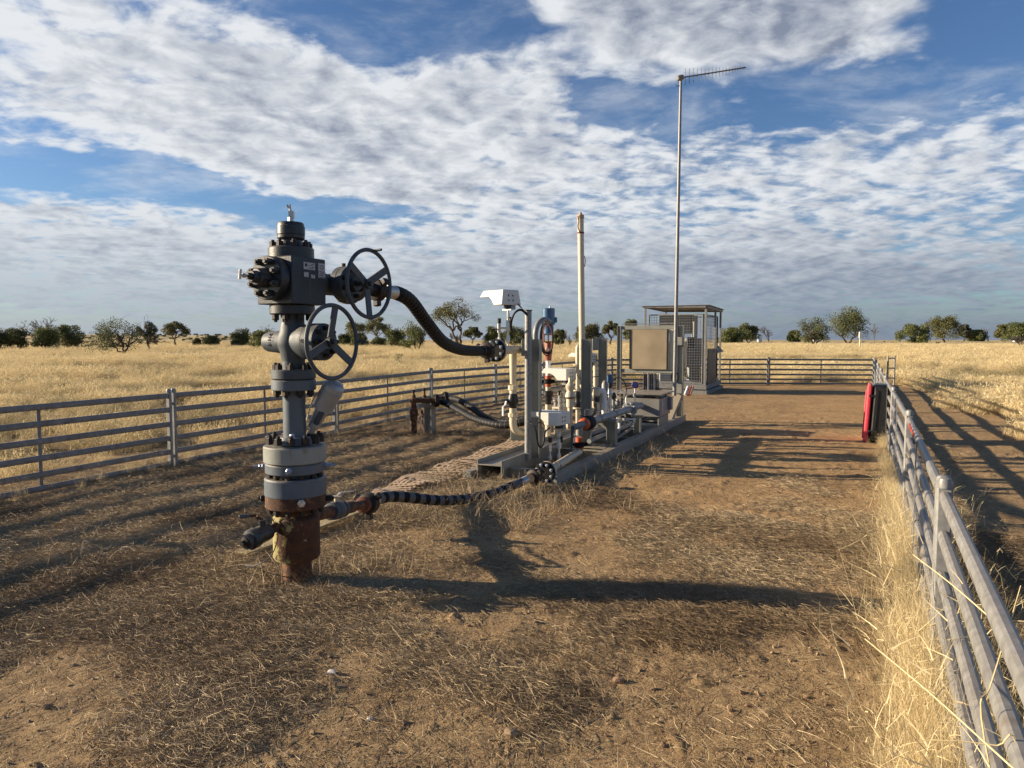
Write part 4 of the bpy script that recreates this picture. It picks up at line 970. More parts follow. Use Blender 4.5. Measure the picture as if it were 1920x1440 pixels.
def handwheel(c, nrm, Rw, ph, grip):
    x, y, d = basis(nrm); c = Vector(c)
    hw = MB().torus(c, d, Rw, .0135, 56, 10); ho = hw.build('handwheel', M['slate2'], W)
    for k in range(3):
        q = R(ph + 120 * k); o = x * math.cos(q) + y * math.sin(q)
        MB().beam(c + o * .025 - d * .02, c + o * (Rw - .004), .012, .050, (o.cross(d)), ch=.002).build('spoke', M['slate2'], ho)
    hb = MB(); hb.cyl(c - d * .045, c + d * .006, .033, n=20, ch=.004); hb.hexa(c + d * .006, d, .018, .02); hb.build('hub', M['navy'], ho)
    q = R(grip); o = x * math.cos(q) + y * math.sin(q); MB().cyl(c + o * Rw, c + o * Rw + d * .075 + o * .006, .009, n=10, ch=.003).build('grip', M['slate2'], ho)
handwheel(A(623.5, 641, 4.40), AX, .226, 82, 0)
handwheel(A(692.5, 532, 4.74), AX, .222, 30, 80)
# leaning grey pneumatic sensor between flange and fence
b0 = A(578, 818, 4.72); b1 = A(628, 722, 4.62); dv = (b1 - b0).normalized(); sx = dv.cross(V((0, -1, 0))).normalized()
act = thing('flow_sensor', b0, 'light grey cylindrical sensor leaning out of the wellhead flange', 'sensor')
mb = MB().lathe(b0 + dv * .23, dv, [(0, .035), (.005, .068), (.13, .070), (.132, .074), (.150, .074), (.152, .070), (.185, .068), (.205, .050), (.212, .02)], 28); mb.build('housing', M['silver'], act)
mb = MB().lathe(b0 + dv * .06, dv, [(0, .022), (.02, .036), (.03, .040), (.17, .046), (.18, .035)], 22); mb.build('neck', M['silver'], act)
q0 = b0 + V((.03, -.06, .02)); q1 = b0 + dv * .235 + V((.02, -.055, .0)); mb = MB()
mb.cyl(q0, q0.lerp(q1, .25), .020, n=6); mb.cyl(q0.lerp(q1, .25), q0.lerp(q1, .42), .024, n=12); mb.build('cable_gland', M['steel'], act)
MB().beam(q0.lerp(q1, .42), q0.lerp(q1, .92), .036, .036, (0, -1, 0), ch=.006).build('side_block', M['slate2'], act)
MB().cyl(q0 - V((0.0, 0, .035)), q0.lerp(q1, .05), .026, n=12).build('gland_boot', M['black'], act)
MB().tube(spline([b0 + dv * .39 - sx * .06, b0 + dv * .25 - sx * .082, b0 + dv * .10 - sx * .06]), .005, 6).build('bracket_rod', M['steel'], act)
MB().box(b1 + V((.0, 0, .03)), (.03, .03, .03), dv, (0, 0, 1), .005).build('top_lug', M['cab'], act)
MB().cyl(b0 + V((-.035, 0, .0)), b0 + V((-.01, 0, .09)), .014, n=10).build('fill_tube', M['cream'], act)
# low side outlets on the casing head
zl = A(520, 985, 4.6).z + .06
la = at(.40, Vector((-.62, -.78, 0)).normalized(), .14); lb = A(478, 1008, 4.34); ld = (lb - la).normalized()
sv = thing('side_valve', la, 'black ball valve with a rusty lever, pointing left from the rusty casing', 'valve')
MB().cyl(la - ld * .02, la + ld * .10, .031, n=16).build('nipple', M['rust'], sv)
MB().lathe(la + ld * .07, ld, [(0, .035), (.01, .052), (.05, .057), (.10, .057), (.12, .064), (.165, .064), (.17, .05), (.2, .048)], 20).build('body', M['navy'], sv)
MB().lathe(la + ld * .255, ld, [(0, .040), (.02, .036), (.025, .018), (.045, .017)], 16).build('plug', M['nut'], sv)
MB().torus(la + ld * .250, ld, .046, .004, 24, 6).build('seal_ring', M['wrapgrey'], sv)
hc = la + ld * .13 + UP * .06; mb = MB(); mb.cyl(hc - UP * .02, hc + UP * .03, .022, n=12); mb.build('stem', M['navy'], sv)
hl = A(449, 969, 4.42); MB().tube([hc + UP * .028, hc + UP * .035 + V((-.03, 0, .005)), hl + V((.10, .04, .0)), hl], [.012, .012, .010, .0095], 8).build('lever', M['rust'], sv)
MB().cyl(hl + V((.06, .02, 0)), hl - V((.004, 0, 0)), .0125, n=10, ch=.003).build('lever_sleeve', M['wrapgrey'], sv)
gw = G(430, 1063); MB().tube(spline([A(505, 940, 4.5), A(508, 965, 4.5), A(520, 995, 4.48), A(522, 1010, 4.45), A(510, 1040, 4.45), A(480, 1062, 4.5), G(452, 1063) + V((0, 0, .01))]), .0035, 6).build('t', M['wrapgrey'], None) if False else None
top(MB().tube(spline([A(500, 940, 4.52), A(507, 965, 4.5), A(519, 992, 4.47), A(520, 1012, 4.45), A(508, 1042, 4.45), A(480, 1060, 4.5), G(455, 1063) + V((0, 0, .012))]), .0038, 6), 'thin_hose', M['wrapgrey'], G(455, 1063), 'thin pale tube drooping from the rusty flange to the ground', 'tube')
ra = at(.41, Vector((.45, .89, 0)).normalized(), .13); rb = A(690, 944, 5.62); rd = (rb - ra).normalized()
rv = thing('side_valve', ra, 'grey ball valve with a pale lever between casing and striped hose', 'valve')
MB().cyl(ra - rd * .02, rb - rd * .28, .044, n=18).build('nipple', M['rust'], rv)
c1 = ra + rd * ((rb - ra).length * .42)
MB().lathe(c1 - rd * .10, rd, [(0, .05), (.004, .062), (.03, .062), (.032, .054), (.06, .066), (.13, .066), (.16, .054), (.165, .062), (.19, .062), (.195, .05)], 24).build('body', M['slate2'], rv)
MB().torus(c1 - rd * .095, rd, .050, .005, 24, 6).build('seal_ring', M['cream'], rv)
MB().cyl(c1 + rd * .09, rb - rd * .07, .036, n=16).build('outlet_pipe', M['rust'], rv)
MB().lathe(rb - rd * .12, rd, [(0, .04), (.01, .062), (.05, .062), (.055, .04)], 18).build('red_ring', M['rag'], rv)
hp = c1 + UP * .065; mb = MB(); mb.cyl(hp, hp + UP * .03, .02, n=12); mb.box(hp + UP * .035, (.06, .045, .012)); mb.build('stem', M['cream'], rv)
MB().tube([hp + UP * .04, hp + UP * .045 + rd * .03, A(638, 924, 5.4), A(662, 921, 5.55)], [.012, .012, .012, .010], 8, sec=(1.3, .6)).build('lever', M['cream'], rv)
union(rv, rb - rd * .06, rd, 1.15)
# plank lying by the casing
pa, pb = G(452, 1046), G(672, 972); pa.z = hz(pa.x, pa.y) + .02; pb.z = hz(pb.x, pb.y) + .07
top(MB().beam(pa, pb, .13, .022, ch=.003), 'plank', M['wood'], pa, 'weathered pale plank lying on the straw behind the rusty casing', 'plank')

# ------------------------------------------------------------------ hoses
def hose(name, pts, r, label, group, wrap, step=.06, bw=.018, start=.10, end=.10, wrapmat='wrapgrey', body='rubber', ferr='steel', lift_=.0015):
    pts = spline(pts, 14); base = pts[0]; t = thing(name, base, label, 'hose', group)
    L = [0]
    for i in range(1, len(pts)): L.append(L[-1] + (pts[i] - pts[i - 1]).length)
    tot = L[-1]
    def cut(a, b):
        ks = [i for i in range(len(pts)) if a < L[i] < b]; f = lambda s: next((pts[i - 1].lerp(pts[i], (s - L[i - 1]) / (L[i] - L[i - 1])) for i in range(1, len(pts)) if L[i] >= s), pts[-1])
        return [f(a)] + [pts[i] for i in ks] + [f(b)]
    MB().tube(cut(start * .6, tot - end * .6), r, 16).build('hose_body', M[body], t)
    mb = MB(); s = start
    while s < tot - end - bw:
        c = cut(s, s + bw); mb.tube(c, [r + lift_] * len(c), 16); s += step
    mb.build('wrap_bands', M[wrapmat], t)
    MB().tube(cut(0, start), r * .93, 16).build('end_fitting', M[ferr], t); MB().tube(cut(tot - end, tot), r * .93, 16).build('end_fitting', M[ferr], t)
    return t
flu = A(922, 657, 8.15)
UX = Vector((.421, .907, 0)).normalized(); WX = Vector((.907, -.421, 0)).normalized()
hose('upper_hose', [HS - up_dir * .08, HS + up_dir * .06, A(771, 566, 5.75), A(800, 605, 6.1), A(830, 640, 6.6), A(862, 655, 7.2), A(893, 658, 7.75), A(908, 657, 7.98)], .056, 'thick black hose falling from the top wing valve to the bolted flange', 'black hoses', 1, .052, .0035, .16, .12, wrapmat='wrapdark')
hose('lower_hose', [rb + rd * .06, A(712, 935, 5.85), A(735, 931, 5.98), A(770, 933, 6.12), A(820, 938, 6.35), A(870, 936, 6.65), A(925, 925, 6.95), A(965, 909, 7.2), A(988, 899, 7.33)], .046, 'grey hose with black stripes lying from the casing valve to the lower flange', 'striped hoses', 1, .118, .055, .20, .14, wrapmat='rubber', body='wrapgrey')
hose('riser_hose', [A(822, 752, 12.2), A(838, 757, 12.0), A(862, 770, 11.6), A(888, 784, 11.2), A(920, 794, 10.8), A(950, 797, 10.6), A(990, 790, 10.5)], .054, 'front one of the two black hoses from the rusty risers to the skid', 'black hoses', 1, .075, .008, .06, .06, wrapmat='wrapdark')
hose('riser_hose', [A(842, 747, 12.9), A(860, 750, 12.6), A(885, 765, 12.1), A(912, 783, 11.6), A(945, 791, 11.3), A(975, 787, 11.1), A(1005, 778, 11.0)], .054, 'rear one of the two black hoses from the rusty risers to the skid', 'black hoses', 1, .075, .008, .06, .06, wrapmat='wrapdark')

# ------------------------------------------------------------------ perforated mat beside the skid
def matstrip():
    ctr = [G(712, 938), G(760, 917), G(830, 893), G(900, 868), G(960, 843), G(1000, 826), G(1035, 813)]; c = spline(ctr, 16); mb = MB(); cols = 6; wd = .52
    L = 0; rows = []; prev = c[0]
    for i, p in enumerate(c):
        tdir = (c[min(i + 1, len(c) - 1)] - c[max(i - 1, 0)]).normalized(); nrm = V((tdir.y, -tdir.x, 0)); w = wd * (.35 + .65 * min(1, i / 30))
        rows.append((p, nrm, w))
    for i in range(len(rows) - 1):
        for k in range(cols + 1):        # long strips
            (p, n, w), (p2, n2, w2) = rows[i], rows[i + 1]; f = k / cols - .5
            a = p + n * w * f; b = p2 + n2 * w2 * f; a.z = hz(a.x, a.y) + .045 + .02 * math.sin(i * .35 + k * .4); b.z = hz(b.x, b.y) + .045 + .02 * math.sin((i + 1) * .35 + k * .4)
            mb.beam(a, b, .028, .006)
        if i % 2 == 0:
            a = p - n * w * .5; b = p + n * w * .5; a.z = hz(a.x, a.y) + .053 + .02 * math.sin(i * .35); b.z = hz(b.x, b.y) + .053 + .02 * math.sin(i * .35 + 2.4)
            mb.beam(a, b, .040, .006)
    top(mb, 'mesh_mat', M['mat'], c[0], 'strip of dusty perforated plastic matting beside the skid', 'mat', flat=True)
matstrip()

# ------------------------------------------------------------------ the skid
SO = V((-.561, 8.03, 0))
def S(u, w, z=0): return SO + UX * u + WX * w + V((0, 0, z))
SK = thing('equipment_skid', SO, 'long grey steel skid frame carrying the pipework', 'skid')
MB().beam(S(-.02, .06, .055), S(6.9, .06, .055), .11, .11, ch=.006).build('runner', M['skid'], SK)
rr_ = MB(); rr_.prism([(0, .02), (.05, 0), (6.95, 0), (6.95, .14), (0, .14)], S(0, 1.035, 0), UX, V((0, 0, 1)), .115); rr_.build('runner', M['skid'], SK, bevel=.004)
hbm = MB(); hbm.box(S(3.4, .135, .13), (6.6, .012, .20), UX); hbm.box(S(3.4, .44, .13), (6.6, .012, .20), UX); hbm.box(S(3.4, .2875, .175), (6.6, .29, .012), UX); hbm.build('main_beam', M['skid'], SK, bevel=.002)
for u in (.28, 1.9, 3.3, 4.4, 5.6, 6.8):
    cb = MB(); cb.box(S(u, .74, .075), (.012, .585, .12), UX); cb.box(S(u, .74, .132), (.09, .585, .010), UX); cb.box(S(u, .74, .018), (.09, .585, .010), UX); cb.build('cross_beam', M['skid'], SK)
MB().box(S(2.25, .80, .14), (.42, .46, .01), UX).build('base_plate', M['skid'], SK, bevel=.003)
def hcol(p, z0, z1, d, w, dirx, parent=SK, name='column', mat='skid', pl=None):
    mb = MB(); dx = unit(dirx); dy = V((-dx.y, dx.x, 0)); c = V((p.x, p.y, (z0 + z1) / 2)); h = z1 - z0
    mb.box(c, (w, .010, h), dx); mb.box(c + dx * w / 2, (.010, d, h), dx); mb.box(c - dx * w / 2, (.010, d, h), dx)
    return mb.build(name, M[mat], parent)
pB = A(1000, 870, 8.72); hcol(V((pB.x, pB.y, 0)), .14, A(1000, 636, 8.72).z, .13, .17, (.96, -.28))
pA = A(990, 862, 8.56)
pc = MB().cyl(V((pA.x, pA.y, pA.z)), V((pA.x, pA.y, A(990, 583, 8.56).z)), .042, n=18); pc.build('conduit_post', M['galv'], SK)
MB().cyl(V((pA.x, pA.y, A(990, 583, 8.56).z)), V((pA.x, pA.y, A(990, 581, 8.56).z)), .05, n=16).build('post_cap', M['black'], SK)
for py in (700, 790, 850): p = A(993, py, 8.56); MB().torus(p, UP, .046, .005, 20, 6).build('clamp_band', M['galv_dull'], SK)
MB().box(A(981, 652, 8.70), (.045, .10, .20), (1, 0, 0)).build('junction_plate', M['skid'], SK, bevel=.003)
pH = A(1099, 836, 9.75); hcol(V((pH.x, pH.y, 0)), .13, A(1099, 636, 9.75).z, .14, .13, (.97, -.2))
pI = A(1129, 800, 11.6); hcol(V((pI.x, pI.y, 0)), .14, A(1129, 634, 11.6).z, .13, .13, (.97, -.2))
MB().box(A(1116, 646, 11.3), (.10, .12, .18), (1, 0, 0)).build('junction_plate', M['skid'], SK, bevel=.004)
pJ = A(1147, 838, 9.85); hcol(V((pJ.x, pJ.y, 0)), .14, A(1147, 790, 9.85).z - .005, .12, .12, (.9, -.4), name='pipe_support')
MB().box(A(1134, 787, 9.9) , (.34, .12, .03), (.93, -.36, 0), ch=.004).build('support_arm', M['skid'], SK)
MB().prism([(0, 0), (-.22, 0), (0, -.16)], A(1142, 788, 9.86), (.93, -.36, 0), (0, 0, 1), .012).build('gusset', M['skid'], SK)
pK = A(1195, 815, 11.0); hcol(V((pK.x, pK.y, 0)), .14, A(1195, 783, 11.0).z, .10, .10, (.9, -.4), name='pipe_support')
MB().box(A(1190, 780, 11.05), (.26, .12, .02), (.93, -.36, 0)).build('support_arm', M['skid'], SK)
MB().beam(A(1188, 800, 10.9), A(1150, 826, 10.5), .03, .03).build('diagonal_brace', M['skid'], SK)
bb = A(972, 815, 9.0); MB().box(V((bb.x, 9.0, bb.z)), (.20, .16, .13), (1, 0, 0), ch=.004).build('anchor_block', M['skid'], SK)

def flange(parent, c, d, r, t, nb, br, mat, nmat='nut', name='flange', ph=.5, both=False):
    d = unit(d); c = Vector(c); f = MB().lathe(c - d * t / 2, d, [(0, r - .004), (.004, r), (t - .004, r), (t, r - .004)], 28).build(name, M[mat], parent)
    x, y, _ = basis(d)
    for k in range(nb):
        q = 2 * math.pi * (k + ph) / nb; p = c + (x * math.cos(q) + y * math.sin(q)) * r * .76
        mb = MB(); mb.hexa(p - d * t / 2, -d, br, br * .9); mb.cyl(p - d * (t / 2 + br * .9), p - d * (t / 2 + br * 1.4), br * .5, n=6)
        mb.hexa(p + d * t / 2, d, br, br * .9); mb.build('bolt', M[nmat], f)
    return f
def pipe(parent, pts, r, mat, name='pipe', bend=.0, n=16):
    pts = [Vector(p) for p in pts]; out = [pts[0]]
    for i in range(1, len(pts) - 1):
        a, b, c = pts[i - 1], pts[i], pts[i + 1]; bb_ = min(bend or r * 2.2, (a - b).length * .5, (c - b).length * .5); p = b + (a - b).normalized() * bb_; q = b + (c - b).normalized() * bb_
        for k in range(7): t_ = k / 6; out.append(p * (1 - t_) ** 2 + b * 2 * t_ * (1 - t_) + q * t_ * t_)
    out.append(pts[-1]); return MB().tube(out, r, n).build(name, M[mat], parent)
def collar(parent, p, d, r, L, mat, name='coupling', n=20):
    d = unit(d); return MB().lathe(Vector(p) - d * L / 2, d, [(0, r * .93), (L * .08, r), (L * .92, r), (L, r * .93)], n).build(name, M[mat], parent)
# cream inlet riser under the upper flange
CI = thing('inlet_riser', flu, 'cream inlet riser with black bolted flange and black ball valve', 'pipework', 'cream pipework on the skid')
fa = flange(CI, A(928, 657, 8.20), UX, .132, .045, 8, .020, 'rubber', 'zinc', ph=.5); fb = MB().lathe(A(928, 657, 8.20) + UX * .026, UX, [(0, .120), (.03, .135), (.05, .128), (.06, .06)], 28).build('raised_face', M['cream'], CI)
union(CI, A(908, 657, 7.95) - UX * .02 + V((0, 0, 0)), (A(928, 657, 8.2) - A(906, 657, 7.95)), 1.25)
c0 = A(928, 657, 8.20); cx_ = A(963, 655, 8.85); top_z = cx_.z
pipe(CI, [c0, c0 + UX * .9], .050, 'cream', 'horizontal_pipe')
tj = V((A(962, 700, 8.80).x, 8.80, top_z)); zf = lambda py: A(962, py, 8.8).z
MB().lathe(V((tj.x, tj.y, zf(720))), UP, [(0, .036), (.05, .040), (zf(675) - zf(720), .047), (zf(657) - zf(720), .047)], 18).build('vertical_pipe', M['cream'], CI)
collar(CI, V((tj.x, tj.y, zf(727))), UP, .062, .06, 'cream', 'union_nut', 8); collar(CI, V((tj.x, tj.y, zf(736))), UP, .044, .07, 'cream')
MB().lathe(V((tj.x, tj.y, zf(765))), UP, [(0, .045), (.03, .052), (.06, .068), (.10, .072), (.15, .060), (.18, .046)], 18).build('ball_valve', M['black'], CI)
hq = V((tj.x - .075, tj.y - .03, zf(752))); MB().cyl(hq, hq + V((.07, 0, 0)), .03, n=12).build('valve_stem', M['black'], CI)
MB().tube([hq + V((-.01, 0, .0)), hq + V((-.02, -.01, -.04)), A(943, 763, 8.7), A(943, 780, 8.7)], .010, 8, sec=(1.5, .6)).build('lever', M['white'], CI)
pipe(CI, [V((tj.x, tj.y, zf(765))), V((tj.x, tj.y, zf(811))), V((tj.x + .24, tj.y + .10, zf(811)))], .046, 'cream', 'lower_bend', bend=.13)
collar(CI, V((tj.x, tj.y, zf(778))), UP, .062, .05, 'cream', 'union_nut', 8)

# blue actuated valve on its white and orange pipe
YB = 10.3; bx_ = A(1028, 700, YB).x
def bz(py): return A(1028, py, YB).z
BV = thing('actuated_valve', V((bx_, YB, .1)), 'blue cylindrical actuator on a red brown yoke above a white and orange pipe', 'valve')
def vc(z0, z1, r, mat, name, dx=0, n=20, ch=.004): return MB().cyl(V((bx_ + dx, YB, z0)), V((bx_ + dx, YB, z1)), r, n=n, ch=ch).build(name, M[mat], BV)
act2 = vc(bz(607), bz(578), .092, 'blue', 'actuator', ch=.008); vc(bz(626), bz(608), .075, 'blue', 'actuator_base'); MB().torus(V((bx_, YB, bz(607.5))), UP, .093, .008, 28, 6).build('clamp_ring', M['blue'], act2)
MB().box(V((bx_ + .10, YB, bz(600))), (.05, .06, .08), ch=.008).build('solenoid', M['blue'], act2); MB().cyl(V((bx_ + .02, YB, bz(578))), V((bx_ + .02, YB, bz(574))), .012, n=10).build('vent_plug', M['steel'], act2)
yk = MB()
for s in (-1, 1): yk.box(V((bx_ + s * .062, YB, bz(634))), (.014, .07, bz(627) - bz(641)))
yk.box(V((bx_, YB, bz(627.5))), (.14, .08, .015)); yk.box(V((bx_, YB, bz(641))), (.14, .08, .015)); yk.build('yoke', M['red'], BV, bevel=.002)
vc(bz(640), bz(628), .012, 'steel', 'stem'); MB().lathe(V((bx_, YB, bz(674))), UP, [(0, .045), (.06, .05), (.12, .062), (.16, .050), (bz(641) - bz(674), .040)], 20).build('valve_body', M['red'], BV)
MB().lathe(V((bx_ - .02, YB - .055, bz(655))), (0, -1, 0), [(0, .028), (.02, .03), (.028, .02)], 14).build('gauge', M['cream'], BV)
vc(bz(706), bz(674), .036, 'white', 'white_pipe', n=18); MB().cyl(V((bx_, YB, bz(676))), V((bx_, YB, bz(668))), .046, n=18).build('collar', M['red'], BV)
vc(bz(711), bz(704), .044, 'orange', 'orange_band'); vc(bz(725), bz(718), .044, 'orange', 'orange_band')
cl = MB().lathe(V((bx_, YB, bz(719.5))), UP, [(0, .05), (.012, .068), (.055, .068), (.068, .05)], 18); cl.box(V((bx_ + .075, YB, bz(715))), (.04, .03, .05)); cl.box(V((bx_ - .075, YB, bz(715))), (.04, .03, .05)); cl.build('pipe_clamp', M['rubber'], BV)
vc(bz(733), bz(725), .038, 'cream', 'cream_pipe', ch=.002)
MB().lathe(V((bx_, YB, bz(758))), UP, [(0, .044), (.08, .052), (.12, .056), (.13, .072), (.19, .072), (.20, .05)], 18).build('ball_valve', M['black'], BV)
MB().lathe(V((bx_, YB, .16)), UP, [(0, .045), (.2, .045), (.21, .058), (.26, .058), (.27, .042), (bz(757) - .16, .042)], 18).build('lower_pipe', M['cream'], BV)
pipe(BV, [V((bx_ + .03, YB, bz(732))), V((bx_ + .22, YB + .05, bz(732))), V((bx_ + .22, YB + .05, bz(742)))], .035, 'cream', 'side_branch'); MB().cyl(V((bx_ + .14, YB + .05, .14)), V((bx_ + .14, YB + .05, bz(744))), .05, n=14).build('side_leg', M['cream'], BV)
# galvanised gooseneck conduit and coiled cables
gp = A(1004, 640, 9.2)
GC = thing('gooseneck_conduit', V((gp.x, gp.y, .1)), 'curved galvanised gooseneck conduit left of the blue actuator', 'conduit')
pts = [V((gp.x, gp.y, .14)), V((gp.x, gp.y, gp.z)), A(1004.5, 622, 9.2), A(1009, 607, 9.25), A(1017, 600, 9.3), A(1025, 600, 9.35), A(1030, 604, 9.4)]
MB().tube([pts[0]] + spline(pts[1:], 8), .036, 14).build('conduit', M['galv'], GC)
def loop(name, c, rx, ry, n, r, mat, label, Y, group='coiled cables on the skid'):
    t = thing(name, A(c[0], c[1], Y), label, 'cable', group)
    for k in range(n):
        f = 1 - .07 * k; pp = [A(c[0] + (rx * f) * math.cos(R(a)) + .8 * k, c[1] + ry * f * math.sin(R(a)) * (1 + .04 * math.sin(R(a * 2 + 70 * k))), Y + .02 * k + .02 * math.sin(R(a * 2))) for a in range(0, 361, 15)]
        MB().tube(pp, r, 6).build('loop', M[mat], t)
    return t
loop('coiled_cable', (1025, 634), 12.5, 33, 3, .008, 'cable', 'black cable coil hanging under the gooseneck conduit', 9.45)
loop('coiled_cable', (1026, 635), 9.5, 28, 2, .006, 'redcable', 'red brown cable coil hanging inside the black one', 9.55)
t = thing('sensor_cable', A(988, 588, 8.5), 'pair of black cables arching from the upper white hood to the tall post', 'cable', 'looping black cables')
MB().tube(spline([A(971, 570, 8.7), A(978, 578, 8.6), A(985, 588, 8.52), A(989, 592, 8.52)]), .008, 6).build('cable', M['cable'], t)
for k in (0, 2.2): MB().tube(spline([A(989, 588 + k * 2, 8.5), A(977, 580 + k, 8.48), A(966, 585 + k, 8.48), A(958 + k, 601, 8.5), A(957 + k, 614, 8.55), A(960 + k, 622, 8.6)]), .008, 6).build('cable', M['cable'], t)
t = thing('sensor_cable', A(990, 795, 8.45), 'black cable loops between the tall post and the lowest white hood', 'cable', 'looping black cables')
for k in (0, 1.6): MB().tube(spline([A(993, 794, 8.5), A(1001, 798, 8.45), A(1005 + k, 812, 8.42), A(1008 + k, 832, 8.4), A(1015, 839 - k, 8.4), A(1021 - k, 826, 8.42), A(1023 - k, 810, 8.45), A(1031, 801 + k, 8.5)]), .0075, 6).build('cable', M['cable'], t)
MB().tube(spline([A(1005, 800, 8.45), A(1008, 794, 8.45), A(1014, 792, 8.45), A(1020, 797, 8.44), A(1022, 808, 8.42)]), .0075, 6).build('cable', M['cable'], t)
loop('coiled_cable', (1160, 731), 14.5, 23, 1, .007, 'cable', 'single black cable loop standing right of the small blue head', 10.9)
t = thing('sensor_cable', A(1083, 706, 10), 'black cable running behind the tall vent pipe', 'cable', 'looping black cables')
MB().tube(spline([A(1082, 703, 9.9), A(1090, 712, 10.1), A(1104, 713, 10.2), A(1112, 707, 10.4), A(1124, 706, 10.6)]), .007, 6).build('cable', M['cable'], t)
t = thing('sensor_cable', A(1118, 742, 10), 'black cable bundle dropping behind the orange collared valve', 'cable', 'looping black cables')
for k in (0, 3): MB().tube(spline([A(1112 + k, 742, 10.1), A(1114 + k, 758, 10.0), A(1115 + k, 770, 9.8), A(1110 + k, 780, 9.6), A(1102 + k, 783, 9.4)]), .009, 6).build('cable', M['cable'], t)

# tall cream vent
YV = 10.1; vb0 = A(1093, 720, YV)
VS = thing('vent_stack', V((vb0.x, YV, .2)), 'very tall slim cream vent pipe with a reddish taped tip', 'vent pipe', 'cream pipework on the skid')
pipe(VS, [A(1088.5, 403, YV), A(1092.5, 731, YV), A(1120, 735, YV)], .044, 'cream', 'stack', bend=.16, n=20)
MB().lathe(A(1088.5, 411, YV), UP, [(0, .046), (.03, .052), (.055, .050), (.06, .03), (.10, .012)], 18).build('tip', M['mat'], VS)
MB().lathe(A(1089, 437, YV), UP, [(-.01, .047), (.01, .049)], 16).build('tape', M['rag'], VS)
MB().tube(spline([A(1083.5, 405, YV - .05), A(1085, 415, YV - .06), A(1084, 425, YV - .05), A(1087, 436, YV - .05)]), .008, 5).build('tape_tail', M['rag'], VS)
MB().tube(spline([A(1096, 480, YV - .02), A(1097.5, 490, YV - .02), A(1096, 500, YV - .02)]), .005, 5).build('tape_tail', M['rag'], VS)
for py in (654, 720): p = A(1092, py, YV); MB().torus(p, UP, .048, .005, 20, 6).build('clamp_band', M['galv_dull'], VS); MB().box(p + V((.09, .03, 0)), (.10, .03, .035)).build('clamp_bracket', M['galv_dull'], VS)
tee = A(1117, 735, YV); MB().box(tee, (.12, .13, .13), ch=.02).build('tee', M['cream'], VS); MB().lathe(tee + V((0, 0, -.17)), UP, [(0, .03), (.03, .05), (.08, .06), (.12, .05)], 14).build('valve_bonnet', M['black'], VS)
MB().lathe(A(1116, 764, YV), UP, [(0, .05), (.03, .062), (.07, .062), (.1, .04)], 16).build('lower_fitting', M['cream'], VS)
pipe(VS, [A(1122, 733, YV), A(1132, 733, YV + .02), A(1132, 752, YV + .02)], .040, 'white', 'white_elbow', bend=.08)
wp = thing('white_riser', A(1132, 780, YV), 'white and cream riser with a wide white coupling beside the grey barrel', 'pipework', 'cream pipework on the skid')
MB().lathe(A(1132.5, 782, YV + .02), UP, [(0, .034), (.10, .034), (.11, .046), (.22, .046), (.23, .036), (.27, .034)], 18).build('riser', M['white'], wp)
# cream arch pipe behind
YG = 10.9
CG = thing('arched_pipe', A(1083, 790, YG), 'cream pipe with an arched top and bolted flanges left of the vent', 'pipework', 'cream pipework on the skid')
pipe(CG, [A(1095, 648, YG + .1), A(1083, 646, YG), A(1083, 684, YG)], .032, 'cream', 'arch', bend=.09)
flange(CG, A(1083, 684, YG), UP, .066, .02, 4, .010, 'cream'); MB().cyl(A(1083, 730, YG), A(1083, 685, YG), .030, n=14).build('pipe', M['cream'], CG); flange(CG, A(1083, 732, YG), UP, .066, .022, 4, .010, 'cream')
MB().lathe(A(1083, 763, YG), UP, [(0, .04), (.05, .06), (.10, .042), (.16, .055), (.24, .045)], 16).build('valve', M['black'], CG); flange(CG, A(1083, 765, YG), UP, .074, .025, 4, .012, 'cream')
MB().cyl(A(1083, 800, YG), A(1083, 766, YG), .030, n=14).build('pipe', M['cream'], CG)
for k in (-3.2, 3.2): MB().cyl(A(1083 + k, 700, YG - .02), A(1083 + k, 687, YG - .02), .008, n=6).build('stud', M['galv'], CG)
# cream strainer leg
YS = 9.7
CS = thing('strainer_leg', A(1069, 790, YS), 'thick cream strainer leg below the middle white hood', 'pipework', 'cream pipework on the skid')
zz = lambda py: A(1069, py, YS).z
MB().lathe(V((A(1069, 750, YS).x, YS, zz(792))), UP, [(0, .030), (zz(764) - zz(792), .036), (zz(763) - zz(792), .052), (zz(748) - zz(792), .052), (zz(747) - zz(792), .058), (zz(744) - zz(792), .072), (zz(738) - zz(792), .060), (zz(733) - zz(792), .042), (zz(729) - zz(792), .055), (zz(724) - zz(792), .066), (zz(721) - zz(792), .050), (zz(716) - zz(792), .026), (zz(708) - zz(792), .024)], 20).build('strainer', M['cream'], CS)
MB().lathe(V((A(1069, 750, YS).x, YS, zz(747))), UP, [(0, .062), (.015, .074), (.03, .062)], 18).build('rust_ring', M['rust'], CS)
MB().cyl(A(1079, 757, YS), A(1072, 757, YS), .03, n=12).build('side_boss', M['cream'], CS); MB().box(A(1068, 797, YS), (.10, .10, .10), ch=.02).build('elbow_block', M['cream'], CS)

